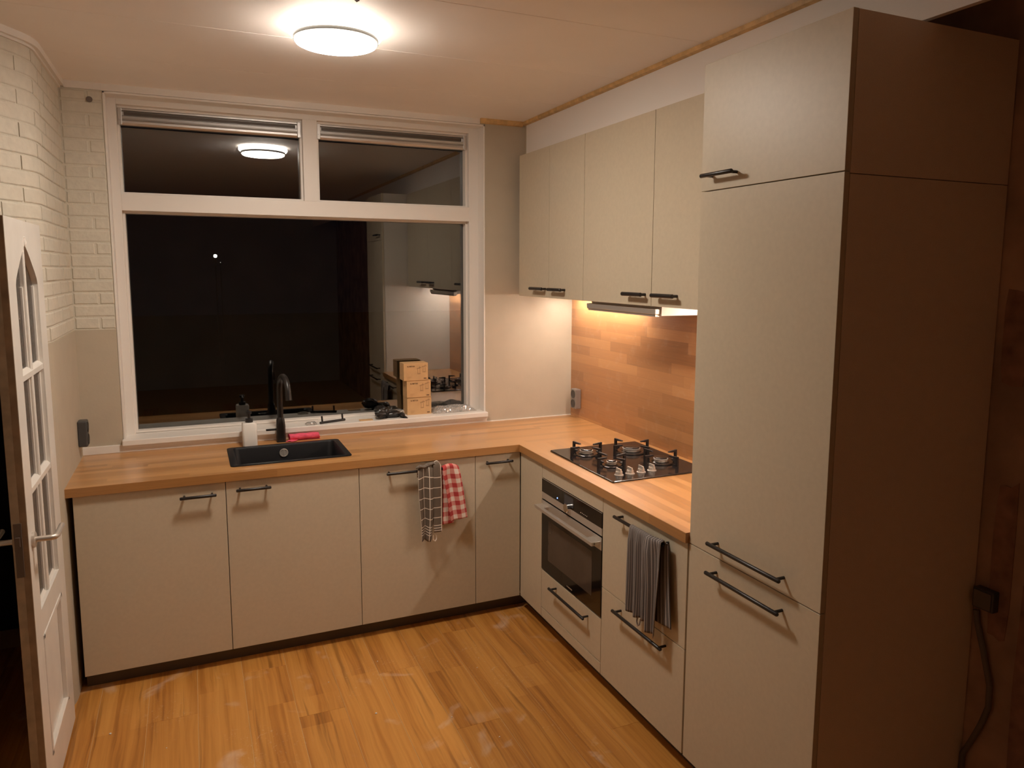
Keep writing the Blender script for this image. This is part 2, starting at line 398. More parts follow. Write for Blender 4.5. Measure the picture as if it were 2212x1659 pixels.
slab(bm, 0.0, SD0, 0, CEIL, -0.05, 0.0); slab(bm, SD0, SD1, DH+0.03, CEIL, -0.12, 0.0); slab(bm, SD1, SE, 0, CEIL, -0.12, 0.0)
pe, ne = path(SE)
box(bm, pe.x-0.12, pe.x, -8.0, pe.y, 0, CEIL)
wl = struct(obj('wall_left', bm, 'mortar'), 'white painted brick wall bending towards the open door', 'wall')
bm = bmesh.new(); slab(bm, 0.005, 0.84, 0, 1.535, -0.001, 0.004); obj('plaster_panel', bm, 'plaster', wl)
bxo('plaster_panel', 'dark_room', wl, pe.x-0.001, pe.x+0.004, -8.0, pe.y-0.1, 0, CEIL)
# bricks
CH = 0.0600; BL = 0.220
def chamfer_brick_path(s0, s1, z0, z1, dep):
    bm = bmesh.new(); ss = ssteps(s0, s1); c = 0.004; rings = []
    for i, s in enumerate(ss):
        p, n = path(s); e = (i == 0 or i == len(ss)-1)
        rings.append([bm.verts.new((p+n*d).to_tuple()[:2]+(z,)) for d, z in ((0.0, z0), (dep*0.5, z0), (dep, z0+c), (dep, z1-c), (dep*0.5, z1), (0.0, z1))])
    # shorten the face at both ends for a chamfered brick edge
    for a, b in zip(rings, rings[1:]):
        for k in range(5): bm.faces.new((a[k], a[k+1], b[k+1], b[k]))
    bm.faces.new(rings[0][::-1]); bm.faces.new(rings[-1])
    return obj('brick', bm, 'brick', wl)
nc = 0; z = 1.540
while z < 2.665:
    z1 = min(z+CH-0.0075, 2.668)
    off = 0.11*(nc % 2)
    s = 0.012-off
    smax = 0.855 if z1 < DH+0.03 else 1.42
    while s < smax-0.02:
        a, b = max(s, 0.010), min(s+BL-0.009, smax)
        if b-a > 0.03 and z1-z > 0.012:
            chamfer_brick_path(a, b, z, z1, 0.0038+random.uniform(-0.0012, 0.0012))
        s += BL
    z += CH; nc += 1
nc = 0; z = 1.540
bmesh_cache = {}
while z < 2.655:
    z1 = min(z+CH-0.0075, 2.662); off = 0.11*((nc+1) % 2)
    x = XL+0.008-off
    while x < WX0-0.02:
        a, b = max(x, XL+0.008), min(x+BL-0.009, WX0-0.003)
        if b-a > 0.02 and z1-z > 0.012:
            d = 0.0038+random.uniform(-0.0010, 0.0010); bm = bmesh.new(); c = 0.004
            q = [(a, 0.0), (b, 0.0)]
            vs0 = [bm.verts.new(p) for p in ((a, 0, z), (b, 0, z), (b, 0, z1), (a, 0, z1))]
            vs1 = [bm.verts.new(p) for p in ((a+c, -d, z+c), (b-c, -d, z+c), (b-c, -d, z1-c), (a+c, -d, z1-c))]
            bm.faces.new(vs1)
            for i in range(4): bm.faces.new((vs0[i], vs0[(i+1) % 4], vs1[(i+1) % 4], vs1[i]))
            obj('brick', bm, 'brick', wb)
        x += BL
    z += CH; nc += 1
# hole with wall plug near the ceiling
bm = bmesh.new(); lathe(bm, [(0.014, -0.008), (0.008, -0.0085), (0.007, -0.003)], (-2.579, 0, 2.622), 16, 1)
obj('drilled_hole', bm, 'cable', wb)
# ---- right wall, beam, rear walls, hall
wr = struct(bxo('wall_right', 'rough_wall', None, XW, XW+0.15, -8.0, 0.0, 0, CEIL), 'rough brown unfinished wall beside the tall cabinet', 'wall')
struct(bxo('wall_rear', 'dark_room', None, -5.2, XW, -8.1, -8.0, 0, CEIL), 'dark wall of the room behind', 'wall')
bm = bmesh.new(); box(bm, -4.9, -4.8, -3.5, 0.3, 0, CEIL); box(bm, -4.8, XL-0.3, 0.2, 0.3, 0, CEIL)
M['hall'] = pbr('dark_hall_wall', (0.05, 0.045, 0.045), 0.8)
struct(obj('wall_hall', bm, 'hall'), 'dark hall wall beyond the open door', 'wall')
# old patches on the right wall
for (y0, y1, z0, z1) in ((-2.80, -2.735, 0.71, 1.20), (-2.79, -2.715, 1.50, 1.78), (-2.93, -2.83, 0.3, 0.9)):
    bm = bmesh.new(); n = 14; pts = []
    for i in range(n):
        t = i/n*2*PI; sx = max(-1, min(1, 1.35*math.cos(t)))+random.uniform(-.08, .08); sz = max(-1, min(1, 1.35*math.sin(t)))+random.uniform(-.05, .05)
        pts.append((XW-0.003, (y0+y1)/2+sx*(y1-y0)/2, (z0+z1)/2+sz*(z1-z0)/2))
    prism(bm, pts, (0.004, 0, 0)); obj('plaster_patch', bm, pbr('old_red_plaster', (0.30, 0.16, 0.11), 0.9, var=0.3, scale=20), wr)
BX, BZ = -0.327, 2.514
beam = struct(bxo('beam', 'beam', None, BX, BX+0.020, -8.0, -0.022, BZ, CEIL+0.004), 'white boxed beam above the wall cabinets', 'beam')
# ---- trims
bm = bmesh.new(); slab(bm, 0.004, 1.45, 2.664, CEIL, 0.0, 0.012)
r_ = slab(bm, 0.004, 1.45, 2.674, CEIL, 0.012, 0.026)
struct(obj('trim_1', bm, 'white'), 'white moulding along the left wall and ceiling', 'moulding')
bm = bmesh.new(); box(bm, XL+0.026, WX0, -0.012, 0, 2.668, CEIL); box(bm, WX0, -0.614, -0.008, 0, 2.668, CEIL)
struct(obj('trim_2', bm, 'white'), 'white strip between window frame and ceiling', 'moulding')
bm = bmesh.new(); prism(bm, [(BX, 0, 2.680), (BX-0.018, 0, 2.684), (BX-0.022, 0, CEIL), (BX, 0, CEIL)], (0, -5.0, 0))
struct(obj('trim_3', bm, 'pine'), 'bare pine strip along the beam and ceiling', 'moulding')
bm = bmesh.new(); prism(bm, [(-0.614, -0.004, 2.672), (-0.614, -0.020, 2.676), (-0.614, -0.024, CEIL), (-0.614, -0.004, CEIL)], (0.614-0.327-0.02, 0, 0))
struct(obj('trim_4', bm, 'pine'), 'bare pine strip above the beige wall right of the window', 'moulding')
bm = bmesh.new(); box(bm, BX, -0.30, -0.022, -0.004, 2.5, CEIL); struct(obj('trim_5', bm, 'plaster'), 'narrow beige filler between wall and beam', 'moulding')
bm = bmesh.new(); box(bm, XL, WX1+0.005, -0.016, -0.004, WT, 0.957, bev=0.002); box(bm, WX1+0.006, 0, -0.010, -0.003, WT, 0.922)
struct(obj('trim_6', bm, 'white'), 'white upstand strip along the back of the worktop', 'upstand')

# ---- window
win = sroot('window_1', (WX0, 0.1, WZ0), 'large white window, two upper lights over one wide dark pane', 'window')
FY0, FY1, GY = 0.085, 0.20, 0.165
bm = bmesh.new()
bev = 0.0
xl0, xl1 = -2.477, -1.597; xr0, xr1 = -1.520, -0.650; zt0, zt1 = 2.200, 2.629; zl0, zl1 = 0.985, 2.118
box(bm, WX0, xl0, FY0, FY1, WZ0, WZ1); box(bm, xr1, WX1, FY0, FY1, WZ0, WZ1)
box(bm, xl0, xr1, FY0, FY1, zt1, WZ1); box(bm, xl0, xr1, FY0, FY1, zl1, zt0); box(bm, xl1, xr0, FY0, FY1, zt0, zt1)
box(bm, xl0, xr1, FY0+0.07, FY1, WZ0, zl0)
# reveal lining
box(bm, WX0, WX0+0.010, -0.006, FY0, WZ0, WZ1); box(bm, WX1-0.010, WX1, -0.006, FY0, WZ0, WZ1); box(bm, WX0, WX1, -0.006, FY0, WZ1-0.010, WZ1)
bmesh.ops.bevel(bm, geom=[e for e in bm.edges], offset=0.0015, segments=1, affect='EDGES')
obj('frame', bm, 'white', win)
def glazing(x0, x1, z0, z1):
    g = bxo('pane', 'glass', win, x0-0.003, x1+0.003, GY, GY+0.006, z0-0.003, z1+0.003)
    bm = bmesh.new(); t = 0.011
    for b in ((x0, x0+t, z0, z1), (x1-t, x1, z0, z1), (x0+t, x1-t, z1-t, z1), (x0+t, x1-t, z0, z0+t)):
        box(bm, b[0], b[1], FY0+0.035, GY, b[2], b[3])
    obj('glazing_bead', bm, 'white', win)
glazing(xl0, xl1, zt0, zt1); glazing(xr0, xr1, zt0, zt1); glazing(xl0, xr1, zl0, zl1)
for x0, x1 in ((xl0, xl1), (xr0, xr1)):
    zb, zt = 2.536, 2.622; bm = bmesh.new()
    prof = [(0.150, zb), (0.128, zb+0.002), (0.122, zb+0.012), (0.122, zb+0.022), (0.128, zb+0.028), (0.118, zb+0.033), (0.116, zb+0.044), (0.134, zb+0.050), (0.134, zt-0.018), (0.120, zt-0.014), (0.120, zt-0.006), (0.150, zt-0.004)]
    prism(bm, [(x0+0.022, y, z) for y, z in prof], (x1-x0-0.044, 0, 0))
    v = obj('ventilation_grille', bm, 'alu', win)
    bxo('slot', 'plinth', v, x0+0.03, x1-0.03, 0.1325, 0.1345, zb+0.051, zt-0.019)
    bm = bmesh.new()
    for a in (x0+0.004, x1-0.022):
        box(bm, a, a+0.018, 0.112, 0.155, zb, zt-0.004, bev=0.002); lathe(bm, [(0.006, 0.108), (0.006, 0.113)], (a+0.009, 0, zb+0.03), 12, 1)
    obj('end_cap', bm, 'alu', v)
bm = bmesh.new()
box(bm, WX0-0.004, WX1+0.005, -0.040, FY0+0.075, 0.953, 0.983, bev=0.004); box(bm, WX0-0.002, WX1+0.003, -0.030, 0.0, 0.930+0.012, 0.955)
obj('window_sill', bm, 'white', win)
SILL = 0.983

# ---- open door with arched glazing, leaf parallel to the left wall
dr = sroot('door_1', (-2.71, -0.83, 0), 'white open door with arched glazed panes and steel lever', 'door')
DX0, DX1 = -2.735, -2.693; DY0, DY1 = -1.430, -0.826; DZ0, DZ1 = 0.012, 1.990
GYa, GYb = -1.320, -0.945; GM = -1.133
ZS = 1.765
def arch(y):   # ogee arch height above the shoulder line
    t = abs(y-GM)/((GYb-GYa)/2); t = min(1, t)
    return 1.775 + 0.135*(1-t)**0.62*(0.9+0.1*math.cos(3.0*t)) + 0.0*t
bm = bmesh.new()
box(bm, DX0, DX1, DY0, GYa, DZ0, DZ1); box(bm, DX0, DX1, GYb, DY1, DZ0, DZ1)
box(bm, DX0, DX1, GYa, GYb, DZ0, 0.16)
box(bm, DX0, DX1, GYa, GYb, 0.60, 0.690)
box(bm, DX0+0.014, DX1-0.014, GYa, GYb, 0.16, 0.60)
N = 28; ys = [GYa+(GYb-GYa)*i/N for i in range(N+1)]
for a, b in zip(ys, ys[1:]):
    prism(bm, [(DX0, a, arch(a)), (DX0, b, arch(b)), (DX0, b, DZ1), (DX0, a, DZ1)], (DX1-DX0, 0, 0))
leaf = obj('leaf', bm, 'white_door', dr)
bm = bmesh.new(); box(bm, DX0-0.001, DX0+0.022, DY0-0.0025, DY0+0.001, DZ0, DZ1); obj('rebate_edge', bm, pbr('pale_edge', (0.45, 0.38, 0.29), 0.6, var=0.2, scale=20), dr)
bm = bmesh.new(); box(bm, DX0+0.022, DX1-0.0015, DY0-0.0012, DY0+0.001, DZ0, DZ1); obj('lock_edge', bm, 'edge_dirty', dr, label='worn brown lock edge')
bm = bmesh.new(); box(bm, DX0+0.004, DX0+0.026, DY0-0.0045, DY0, 0.852, 1.030, bev=0.001); box(bm, DX0+0.008, DX0+0.020, DY0-0.010, DY0, 0.955, 0.985)
obj('lock_plate', bm, 'cable', dr, label='dark steel lock plate')
# raised mouldings and glazing bars (both faces)
bm = bmesh.new()
for xa, xb in ((DX1-0.015, DX1+0.003), (DX0-0.003, DX0+0.015)):
    bw = 0.018
    for a, b, c, d in ((GYa, GYb, 0.160, 0.160+bw), (GYa, GYb, 0.60-bw, 0.60), (GYa, GYa+bw, 0.16, 0.60), (GYb-bw, GYb, 0.16, 0.60)): box(bm, xa, xb, a, b, c, d, bev=0.003)
obj('panel_moulding', bm, 'white_door', dr)
ZR = (0.690, 1.105, 1.480)
for kx, (za, zb2) in enumerate(((ZR[0], ZR[1]), (ZR[1], ZR[2]))):
    pass
bm = bmesh.new(); box(bm, DX0+0.004, DX1-0.004, GM-0.013, GM+0.013, 0.690, 1.905, bev=0.004); obj('glazing_bar', bm, 'white_door', dr)
for zc in (ZR[1], ZR[2]):
    bm = bmesh.new()
    for a, b in ((GYa, GM), (GM, GYb)):
        prism(bm, [(DX0+0.002, a, zc-0.016), (DX1-0.002, a, zc-0.016), (DX1-0.002, a, zc+0.002), (DX1-0.016, a, zc+0.016), (DX0+0.016, a, zc+0.016), (DX0+0.002, a, zc+0.002)], (0, b-a, 0))
    obj('glazing_bar', bm, 'white_door', dr)
bm = bmesh.new()
for y0, y1 in ((GYa, GYa+0.012), (GYb-0.012, GYb), (GM-0.022, GM-0.013), (GM+0.013, GM+0.022)):
    box(bm, DX0+0.012, DX1-0.012, y0, y1, 0.69, 1.768, bev=0.002)
prism(bm, [(DX0+0.002, GYa, 0.688), (DX1-0.001, GYa, 0.672), (DX1-0.018, GYa, 0.702), (DX0+0.018, GYa, 0.702)], (0, GYb-GYa, 0))
obj('glazing_bead', bm, 'white_door', dr)
bm = bmesh.new(); lathe(bm, [(0.0, 0), (0.009, 0.004), (0.012, 0.014), (0.008, 0.024), (0.010, 0.030), (0.0, 0.038)], (DX1-0.004, GM, 1.905), 14); obj('finial', bm, 'white_door', dr, smooth=True)
for za, zb2 in ((0.69, ZR[1]), (ZR[1], ZR[2]), (ZR[2], None)):
    for a, b in ((GYa, GM), (GM, GYb)):
        bm = bmesh.new(); yy = [a+(b-a)*i/10 for i in range(11)]
        top = [(DX0+0.019, y, zb2 if zb2 else arch(y)-0.0) for y in yy]
        prism(bm, [(DX0+0.019, y, za) for y in reversed(yy)]+top, (0.004, 0, 0))
        obj('pane', bm, 'door_glass', dr)
for sgn, x in ((1, DX1), (-1, DX0)):
    bm = bmesh.new(); lathe(bm, [(0.026, x), (0.026, x+sgn*0.008), (0.022, x+sgn*0.010)], (0, -1.372, 0.953), 24, 0)
    h = obj('lever_handle', bm, 'steel', dr, smooth=True, label='brushed steel lever')
    bm = bmesh.new(); tube(bm, [(x, -1.372, 0.953), (x+sgn*0.052, -1.372, 0.953), (x+sgn*0.062, -1.366, 0.953), (x+sgn*0.066, -1.352, 0.953), (x+sgn*0.066, -1.245, 0.953)], 0.0095, 12)
    obj('lever', bm, 'steel', h, smooth=True)
# door frame in the angled wall
bm = bmesh.new()
slab(bm, SD0-0.02, SD0+0.015, 0, DH+0.03, -0.05, 0.008); slab(bm, SD1-0.03, SD1+0.03, 0, DH+0.03, -0.12, 0.010); slab(bm, SD0+0.03, SD1-0.03, DH, DH+0.03, -0.12, 0.010)
obj('door_frame', bm, 'white_door', dr)

# ================================================================== CABINETS
def handle(parent, p0, p1, nrm, proj=0.034, r=0.0068, ins=0.018):
    """black bar handle; p0,p1 end points of the bar on the door surface, nrm outward"""
    p0, p1, nrm = Vector(p0), Vector(p1), Vector(nrm); d = (p1-p0).normalized()
    bm = bmesh.new()
    tube(bm, [p0+nrm*proj, p0+nrm*proj+d*0.003, p1+nrm*proj-d*0.003, p1+nrm*proj], [r*0.7, r, r, r*0.7], 14)
    tube(bm, [p0+d*ins, p0+d*ins+nrm*proj], r*0.72, 10); tube(bm, [p1-d*ins, p1-d*ins+nrm*proj], r*0.72, 10)
    return obj('handle', bm, 'black', parent, smooth=True, label='black bar handle')
def carcass(parent, x0, x1, y0, y1, z0, z1, t=0.018, open_side=None, top=False):
    bm = bmesh.new()
    sides = {'x-': (x0, x0+t, y0, y1, z0, z1), 'x+': (x1-t, x1, y0, y1, z0, z1), 'y-': (x0, x1, y0, y0+t, z0, z1), 'y+': (x0, x1, y1-t, y1, z0, z1), 'z-': (x0, x1, y0, y1, z0, z0+t)}
    if top: sides['z+'] = (x0, x1, y0, y1, z1-t, z1)
    for k, b in sides.items():
        if k != open_side: box(bm, *b)
    return obj('body', bm, 'carcass', parent)
G = 0.0015; ZD0, ZD1 = 0.076, 0.876
def base_back(x0, x1, label, hx=None, hz=0.838, hend=0.018):
    t = thing('base_cabinet', label, 'cabinet', ((x0+x1)/2, -0.6, 0.08), 'base cabinets under the window')
    carcass(t, x0+0.001, x1-0.001, -0.600, -0.03, 0.080, 0.878, open_side='y-')
    d = bxo('door', 'front', t, x0+G, x1-G, -0.620, -0.6015, ZD0, ZD1, bev=0.001)
    if hx: handle(d, (hx[0], -0.62, hz), (hx[1], -0.62, hz), (0, -1, 0))
    return t
X01, X12, X23, X34 = -2.679, -2.080, -1.478, -0.877
base_back(X01, X12, 'beige base cabinet at the left end, nearest the open door', (-2.27, -2.12), 0.829)
base_back(X12, X23, 'beige base cabinet with short handle directly below the black sink', (-2.038, -1.887), 0.838)
base_back(X23, X34, 'beige base cabinet whose long handle carries two towels', (-1.350, -1.005), 0.839)
# corner cabinet
cc = thing('corner_cabinet', 'narrow beige corner cabinet where the two worktop legs meet', 'cabinet', (-0.45, -0.45, 0.08))
carcass(cc, X34+0.001, -0.02, -0.600, -0.03, 0.080, 0.878, open_side='y-')
d = bxo('door', 'front', cc, X34+G, FX-G-0.002, -0.620, -0.6015, ZD0, ZD1, bev=0.001); handle(d, (-0.830, -0.62, 0.839), (-0.678, -0.62, 0.839), (0, -1, 0))
Y1, Y2 = -0.886, -1.489
bxo('filler_panel', 'front', cc, FX, -0.6015, Y1+G, -0.6215, ZD0, ZD1, bev=0.001)
# oven cabinet
oc = thing('oven_cabinet', 'beige oven cabinet with one drawer below the built-in oven', 'cabinet', (-0.3, (Y1+Y2)/2, 0.08))
carcass(oc, -0.600, -0.03, Y2+0.001, Y1-0.001, 0.080, 0.878, open_side='x-')
bxo('top_panel', 'front', oc, FX, -0.6015, Y2+G, Y1-G, 0.806, ZD1, bev=0.001)
d = bxo('drawer', 'front', oc, FX, -0.6015, Y2+G, Y1-G, 0.128, 0.327, bev=0.001); handle(d, (FX, -1.036, 0.290), (FX, -1.390, 0.290), (-1, 0, 0))
bxo('bottom_panel', 'front', oc, FX, -0.6015, Y2+G, Y1-G, ZD0, 0.1245, bev=0.001)
# oven
ov = thing('oven', 'built-in black glass and steel oven with bar handle', 'oven', (-0.4, (Y1+Y2)/2, 0.33))
OY0, OY1 = Y2+0.003, Y1-0.003; OX = -0.6225
bm = bmesh.new(); box(bm, -0.600, -0.08, OY0+0.025, OY1-0.025, 0.345, 0.79); obj('body', bm, 'plinth', ov)
cp = bxo('control_panel', 'black_glass', ov, OX, -0.6005, OY0, OY1, 0.7345, 0.8025, bev=0.001)
bxo('display', 'display', cp, OX-0.0006, OX+0.001, -1.195-0.03, -1.10-0.035, 0.744, 0.790)
bm = bmesh.new(); lathe(bm, [(0.0032, OX-0.001), (0.0032, OX+0.001)], (0, -1.062, 0.7485), 12, 0); obj('indicator_light', bm, 'led', cp, label='blue indicator light')
bm = bmesh.new()
for i in range(5): box(bm, OX-0.0005, OX+0.0005, -1.30-0.014*i, -1.294-0.014*i, 0.747, 0.750)
obj('symbols', bm, 'paper', cp)
bm = bmesh.new(); box(bm, OX-0.0007, OX+0.001, OY0, OY1, 0.8018, 0.8035); obj('top_trim', bm, 'steel', ov)
bxo('steel_strip', 'steel', ov, OX, -0.6005, OY0, OY1, 0.7005, 0.7335, bev=0.001)
bm = bmesh.new(); lathe(bm, [(0.022, OX), (0.022, OX-0.016), (0.020, OX-0.018), (0.0, OX-0.018)], (0, -1.178, 0.735), 32, 0); obj('knob', bm, 'chrome', ov, smooth=True, label='round chrome knob')
od = bxo('oven_door', 'black_glass', ov, OX, -0.6005, OY0, OY1, 0.335, 0.694, bev=0.001)
bxo('door_strip', 'steel', od, OX-0.0012, OX+0.001, OY0, OY1, 0.637, 0.6938)
bxo('window', 'oven_window', od, OX-0.0006, OX+0.001, -1.405, -0.965, 0.400, 0.605)
bxo('logo_mark', 'alu', od, OX-0.0006, OX+0.001, -1.222, -1.168, 0.3475, 0.3535)
bm = bmesh.new(); hx = -0.668
box(bm, hx, hx+0.018, -1.478, -0.898, 0.659, 0.676, bev=0.002)
for a, b in ((-1.478, -1.408), (-0.968, -0.898)): box(bm, hx+0.01, OX, a, b, 0.661, 0.6755, bev=0.002)
obj('handle', bm, 'steel', od, label='flat steel bar handle')
# drawer cabinet
dc = thing('drawer_cabinet', 'beige two-drawer cabinet with striped towel, beside the tall cabinet', 'cabinet', (-0.3, -1.79, 0.08))
carcass(dc, -0.600, -0.03, YT+0.004, Y2-0.001, 0.080, 0.878, open_side='x-')
for z0, z1, hz in ((0.4785, ZD1, 0.839), (ZD0, 0.4755, 0.437)):
    d = bxo('drawer', 'front', dc, FX, -0.6015, YT+0.008, Y2-G, z0, z1, bev=0.001)
    handle(d, (FX, -1.632, hz), (FX, -1.985, hz), (-1, 0, 0))
# tall cabinet
tc = thing('tall_cabinet', 'tall beige fridge cabinet with three doors and plain white side tinted for dim light', 'cabinet', (-0.3, -2.39, 0.08))
M['tall_side'] = pbr('tinted_carcass', (0.80, 0.66, 0.54), 0.6, var=0.10, scale=500)  # white carcass side; warm dim bounce light is put into its colour
bm = bmesh.new(); XT = XW-0.004; box(bm, -0.600, XT, TALL_Y1, TALL_Y1+0.018, 0.0, 2.086); box(bm, -0.600, XT, TALL_Y1, TALL_Y1+0.018, 2.0885, 2.497)
obj('side_panel', bm, 'tall_side', tc, label='plain white side panel tinted for dim light')
bm = bmesh.new(); box(bm, -0.600, XT, YT-0.018, YT, 0.08, 2.497); box(bm, -0.599, XT, TALL_Y1+0.018, YT-0.018, 2.479, 2.497); box(bm, -0.599, XT, TALL_Y1+0.018, YT-0.018, 0.08, 0.098); box(bm, XT-0.02, XT, TALL_Y1+0.018, YT-0.018, 0.098, 2.479); box(bm, -0.598, XT-0.02, TALL_Y1+0.018, YT-0.018, 2.07, 2.088)
obj('body', bm, 'carcass', tc)
for z0, z1, ya, yb, hz in ((2.0935, 2.498, -2.130, -2.285, 2.138), (0.8815, 2.0905, -2.226, -2.565, 0.932), (ZD0, 0.8785, -2.224, -2.564, 0.830)):
    d = bxo('door', 'front', tc, FX, -0.6015, TALL_Y1, YT-G, z0, z1, bev=0.001); handle(d, (FX, ya, hz), (FX, yb, hz), (-1, 0, 0))
# plinths
bm = bmesh.new(); box(bm, X01, -0.55, -0.560, -0.545, 0.0, 0.078); tag(obj('plinth', bm, 'plinth'), 'dark recessed plinth under the cabinets along the window wall', 'plinth')
bm = bmesh.new(); box(bm, -0.560, -0.545, TALL_Y1+0.02, -0.562, 0.0, 0.078); tag(obj('plinth', bm, 'plinth'), 'dark recessed plinth under the oven and tall cabinets', 'plinth')
# wall cabinets
ZW0, ZW1, XD = 1.684, 2.494, -0.390
def wall_cab(y0, y1, label, splits, handles):
    t = thing('wall_cabinet', label, 'cabinet', (-0.2, (y0+y1)/2, ZW0), 'wall cabinets')
    carcass(t, -0.370, XW-0.002, y1+0.001, y0-0.001, ZW0, ZW1, open_side='x-', top=True)
    ys = [y0]+splits+[y1]
    for (a, b), h in zip(zip(ys, ys[1:]), handles):
        d = bxo('door', 'front', t, XD, XD+0.0185, b+G, a-G, ZW0-0.002, ZW1+0.002, bev=0.001)
        handle(d, (XD, h[0], 1.730), (XD, h[1], 1.730), (-1, 0, 0), r=0.0090)
wall_cab(-0.065, -0.861, 'two-door beige wall cabinet next to the window wall', [-0.467], [(-0.290, -0.450), (-0.523, -0.680)])
wall_cab(-0.861, -1.468, 'single-door beige wall cabinet above the extractor hood', [], [(-1.285, -1.440)])
wall_cab(-1.468, -2.085, 'single-door beige wall cabinet touching the tall cabinet', [], [(-1.516, -1.672)])
# extractor hood
hd = thing('extractor_hood', 'slim steel-fronted extractor hood above the gas hob', 'hood', (-0.2, -1.17, 1.64))
HY0, HY1 = -1.470, -0.872
bm = bmesh.new(); box(bm, -0.345, 0.0, HY0, HY1, 1.650, 1.6835); obj('housing', bm, 'carcass', hd)
bm = bmesh.new(); box(bm, -0.345, 0.0, HY0-0.014, HY0, 1.640, 1.6835); obj('side_board', bm, 'carcass', hd, label='white side board')
bm = bmesh.new(); box(bm, -0.372, -0.346, HY0-0.004, HY1+0.004, 1.645, 1.670, bev=0.003); box(bm, -0.366, -0.346, HY0+0.002, HY1-0.002, 1.636, 1.645); obj('front_strip', bm, 'steel', hd, label='brushed steel front')
for y0, y1, lm, lab in ((-0.845, -0.090, 'hood_led', 'lit warm LED strip under the two-door wall cabinet'), (-2.060, -1.520, 'led2', 'lit warm LED strip under the wall cabinet touching the tall cabinet')):
    t = thing('led_strip', lab, 'light strip', (-0.088, (y0+y1)/2, ZW0), 'under-cabinet light strips')
    bxo('profile', 'alu', t, -0.098, -0.078, y0, y1, ZW0-0.006, ZW0-0.0003); bxo('diffuser', lm, t, -0.096, -0.080, y0+0.004, y1-0.004, ZW0-0.011, ZW0-0.0062)

# ---- worktop
wt = thing('worktop', 'L-shaped oak worktop along the window and hob wall', 'worktop', (-1.3, -0.3, WB))
SX0, SX1, SY0, SY1 = -2.040, -1.503, -0.522, -0.150
WD = 0.634
bm = bmesh.new()
for b in ((XL+0.004, SX0, -WD, -0.0045), (SX1, 0.0, -WD, -0.0045), (SX0, SX1, -WD, SY0), (SX0, SX1, SY1, -0.0045)): box(bm, b[0], b[1], b[2], b[3], WB, WT)
obj('slab', bm, 'oak_x', wt)
bm = bmesh.new(); box(bm, -WD, 0.0, YT+0.002, -WD, WB, WT); obj('slab', bm, 'oak_y', wt)
bm = bmesh.new(); prism(bm, [(XL+0.004, -WD, WB), (XL+0.004, -WD-0.0012, WB), (-WD-0.0012, -WD-0.0012, WB), (-WD, -WD, WB)], (0, 0, WT-WB-0.0005)); obj('edge_strip', bm, 'oak_edge_x', wt)
bm = bmesh.new(); prism(bm, [(-WD, -WD, WB), (-WD-0.0012, -WD-0.0012, WB), (-WD-0.0012, YT+0.002, WB), (-WD, YT+0.002, WB)], (0, 0, WT-WB-0.0005)); obj('edge_strip', bm, 'oak_edge_y', wt)
# splashback
tag(bxo('splashback', 'oak_splash', None, 0.0, XW-0.001, YT+0.001, -0.0045, WT, 1.6495), 'oak splashback panel behind the gas hob', 'splashback')
# double socket on the splashback
def socket(label, loc, nrm_x, mat, hole):
    t = thing('double_socket', label, 'socket', loc)
    x, y, z = loc; s = nrm_x
    bm = bmesh.new(); box(bm, min(x, x+s*0.040), max(x, x+s*0.040), y-0.033, y+0.033, z-0.062, z+0.062, bev=0.006); obj('housing', bm, mat, t)
    for dz in (-0.029, 0.029):
        bm = bmesh.new(); lathe(bm, [(0.0255, x+s*0.0402), (0.0255, x+s*0.0420), (0.0215, x+s*0.0420), (0.0205, x+s*0.0403), (0.0, x+s*0.0403)], (0, y, z+dz), 24, 0)
        obj('outlet', bm, hole, t, smooth=True)
socket('silver double socket on the oak splashback in the corner', (0.0, -0.110, 1.040), -1, 'silver_socket', 'grey_socket')
socket('black double socket on the left wall above the worktop end', (XL+0.004, -0.125, 1.052), 1, 'grey_socket', 'black_plastic')

# ---- sink
sk = thing('sink', 'black rectangular sink set into the oak worktop', 'sink', ((SX0+SX1)/2, (SY0+SY1)/2, 0.73))
def rrect(x0, x1, y0, y1, r, z, n=6):
    out = []
    for cx, cy, a in ((x1-r, y1-r, 0), (x0+r, y1-r, PI/2), (x0+r, y0+r, PI), (x1-r, y0+r, 1.5*PI)):
        for i in range(n+1): out.append((cx+r*math.cos(a+i*PI/2/n), cy+r*math.sin(a+i*PI/2/n), z))
    return out
def loft(bm, rings, close_last=True):
    R = [[bm.verts.new(p) for p in r] for r in rings]; n = len(R[0])
    for a, b in zip(R, R[1:]):
        for k in range(n): bm.faces.new((a[k], a[(k+1) % n], b[(k+1) % n], b[k]))
    if close_last: bm.faces.new(R[-1])
bm = bmesh.new()
loft(bm, [rrect(SX0-0.012, SX1+0.012, SY0-0.012, SY1+0.012, 0.02, WT+0.0005), rrect(SX0-0.012, SX1+0.012, SY0-0.012, SY1+0.012, 0.02, WT+0.004), rrect(SX0-0.008, SX1+0.008, SY0-0.008, SY1+0.008, 0.018, WT+0.0055),
          rrect(SX0+0.016, SX1-0.016, SY0+0.012, SY1-0.014, 0.02, WT+0.0050), rrect(SX0+0.022, SX1-0.022, SY0+0.018, SY1-0.018, 0.025, WT-0.004), rrect(SX0+0.030, SX1-0.030, SY0+0.026, SY1-0.026, 0.035, 0.76), rrect(SX0+0.060, SX1-0.060, SY0+0.055, SY1-0.055, 0.04, 0.74)])
obj('bowl', bm, 'sink', sk, smooth=True)
bm = bmesh.new(); yb = SY1-0.0225
lathe(bm, [(0.022, yb), (0.022, yb-0.004), (0.0185, yb-0.005), (0.0175, yb-0.002), (0.0, yb-0.002)], (-1.777, 0, 0.880), 24, 1)
box(bm, -1.7795, -1.7745, yb-0.006, yb-0.002, 0.862, 0.898)
obj('overflow_ring', bm, 'steel', sk, smooth=True, label='round chrome overflow')
